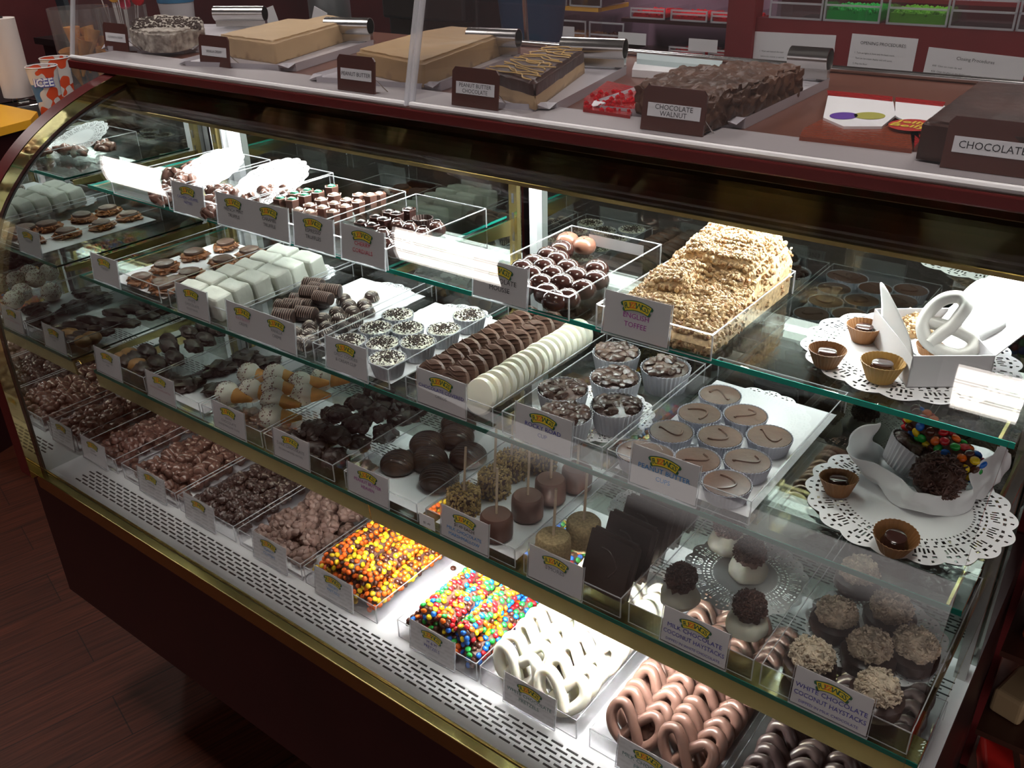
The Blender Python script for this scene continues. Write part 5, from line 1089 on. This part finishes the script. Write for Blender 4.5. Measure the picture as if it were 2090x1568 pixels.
link('paper_roll', MB().lathe([(.02, .004), (.052, .004), (.052, .27), (.02, .27)], 28).mesh('paper_roll', mat('towel', (.62, .55, .52), .8)), None, pr); link('roll_core', MB().lathe([(.015, 0), (.015, .275), (.010, .275)], 16).mesh('roll_core', BLACK), None, pr)
link('roll_stand', MB().tube([(-.06, -.06, -.022), (.08, -.06, -.022), (.08, .06, -.022), (-.06, .06, -.022)], .003, 6, True).mesh('roll_stand'), CHROME, pr)
for k in (-.02, .02): link('wire_leg', MB().tube([(k, -.02, -.022), (k, -.02, .004)], .0025, 6).mesh('wire_leg'), CHROME, pr)
def papercup(px, py, label, h=.165, r0=.036, r1=.050, txt=None, s=1):
    r = root('paper_cup', standat(px, py), label, 'cup', 'paper cups on the supply shelf'); link('cup_body', MB().lathe([(r0, 0), (r1, h), (r1-.001, h), (r0, .004)], 32, close=False).mesh('cup_body', CUPM), None, r)
    link('cup_rim', MB().lathe([(r1, h-.001), (r1+.002, h+.001), (r1, h+.003), (r1-.002, h+.001)], 32, close=False).mesh('cup_rim', mat('cup_white', (.66, .62, .60), .5)), None, r); return r
def cupmat():
    m, t, b = nodes('cup_print'); tc = t.nodes.new('ShaderNodeTexCoord'); n = t.nodes.new('ShaderNodeTexNoise'); n.inputs['Scale'].default_value = 14; n.inputs['Detail'].default_value = 1
    r = t.nodes.new('ShaderNodeValToRGB'); r.color_ramp.interpolation = 'CONSTANT'; e = r.color_ramp.elements; e[0].position = 0; e[0].color = (.03, .14, .32, 1); e[1].position = .42; e[1].color = (.60, .56, .54, 1); q = e.new(.54); q.color = (.62, .07, .02, 1)
    t.links.new(tc.outputs['Object'], n.inputs['Vector']); t.links.new(n.outputs['Fac'], r.inputs[0]); t.links.new(r.outputs[0], b.inputs['Base Color']); b.inputs['Roughness'].default_value = .5; return m
CUPM = cupmat()
ic = papercup(110, 238, 'red white and blue drink cup with bold lettering at the far left'); 
M_ = (-.62)
for i, ch in enumerate('ICEE'):
    a = -PI/2-.35+i*.36+.75; rr = .0485; text('cup_lettering', ch, .034, WHITE, ic, (rr*math.cos(a), rr*math.sin(a), .118), rot=(PI/2-.08, 0, a+PI/2), bold=.0012)
    text('lettering_outline', ch, .034, INK['n'], ic, ((rr-.0004)*math.cos(a), (rr-.0004)*math.sin(a), .1175), rot=(PI/2-.08, 0, a+PI/2), bold=.0032)
papercup(134, 212, 'lidded drink cup standing behind the lettered cup', .16)
db = boxo('dark_board', (-.03, .03, -.01, .01, 0, .6), NAVY); x, y = at(112, 196, .9705); db.location = (x-.14, y+.22, .9705); db.rotation_euler = (0, -.18, 0); tag(db, 'dark blue board leaning between the paper roll and the cups', 'board')
cj = root('cone_jar', standat(196, 182), 'large clear jar of waffle cones beside the wrapped lollipops', 'jar')
JAR = clear('jar_plastic', (.9, .88, .86), 1.5, .02, .04)
link('jar_body', MB().lathe([(.095, 0), (.105, .01), (.110, .30), (.107, .30), (.102, .012), (.02, .004)], 32, close=False).mesh('jar_body', JAR), None, cj)
random.seed(8)
for k in range(9):
    a = k*.7; M = T3(.045*math.cos(a), .045*math.sin(a), .02+.035*(k % 3)) @ R3(random.uniform(-.3, .3), random.uniform(-.3, .3), a); link('waffle_cone', MB().lathe([(.004, 0), (.030, .14), (.028, .14), (.003, .006)], 18, M, close=False).mesh('waffle_cone', WAFER), None, cj)
lp = root('lollipop_jar', standat(272, 140), 'clear jar of bright wrapped lollipops behind the cookie fudge', 'jar')
link('jar_body', MB().lathe([(.09, 0), (.10, .01), (.105, .26), (.102, .26), (.097, .012), (.02, .004)], 32, close=False).mesh('jar_body', JAR), None, lp)
lc_ = [(.75, .05, .12), (.85, .25, .03), (.75, .6, .5), (.6, .02, .03), (.85, .4, .05), (.5, .3, .1)]
for k in range(14):
    a = k*2.4; q = .035+.04*(k % 2); x, y, z = q*math.cos(a), q*math.sin(a), .27+.05*((k*7) % 5)/5+.03*(k % 3)
    s_ = MB().tube([(x*.4, y*.4, .02), (x, y, z)], .0025, 6); link('lollipop_stick', s_.mesh('lollipop_stick', PAPER), None, lp)
    h_ = MB().lathe([(.0005, -.008), (.024, -.006), (.028, 0), (.024, .006), (.0005, .008)], 20, T3(x, y, z) @ R3(PI/2+.2*math.cos(a), 0, .6)); link('lollipop_head', h_.mesh('lollipop_head', mat('lolly%d' % k, lc_[k % 6], .25)), None, lp)
wc = root('ice_cream_cup', standat(375, 95, 1.0305), 'white and blue paper tub behind the cookie fudge', 'cup'); link('tub_body', MB().lathe([(.062, 0), (.082, .25), (.080, .25), (.060, .004)], 32, close=False).mesh('tub_body', mat('tub_white', (.6, .57, .58), .5)), None, wc)
link('blue_band', MB().lathe([(.0795, .19), (.0822, .24)], 32, close=False).mesh('blue_band', mat('tub_blue', (.05, .2, .36), .5)), None, wc)
# ================================================================== right of the case: red post and candy rack
rk = root('candy_rack', (0, 0, 0), 'dark candy rack with red packages beyond the right end of the case', 'rack')
boxo('rack_back', (1.625, 1.86, 1.74, 1.76, 0, 1.0), BLACK, rk)
for z in (.06, .25, .44, .63, .80): boxo('rack_shelf', (1.626, 1.86, 1.40, 1.739, z, z+.012), mat('rack_brown', (.08, .03, .02), .3), rk)
boxo('rack_post', (1.588, 1.624, 1.562, 1.60, 0, 1.25), REDP, rk)
random.seed(2); PK = [mat('pack_red', (.50, .02, .015), .25), mat('pack_orange', (.42, .10, .03), .25), mat('pack_cream', (.5, .36, .2), .35)]
n_ = 0
for z in (.072, .262, .452, .642):
    for k in range(3):
        o = boxo('candy_package', (-.028, .028, -.05, .05, 0, .055+.03*(k % 2)), PK[(k+int(z*10)) % 3]); bevel(o, .008, 3); o.location = (1.67+.068*k, 1.50+.05*(k % 2), z+.0005); o.rotation_euler = (0, 0, random.uniform(-.3, .3))
        tag(o, '%s candy package, %s on the %s rack shelf right of the case' % (('red', 'orange', 'cream')[(k+int(z*10)) % 3], ('left', 'middle', 'right')[k], {.072: 'lowest', .262: 'second', .452: 'third', .642: 'highest'}[z]), 'package', 'candy packages on the rack')
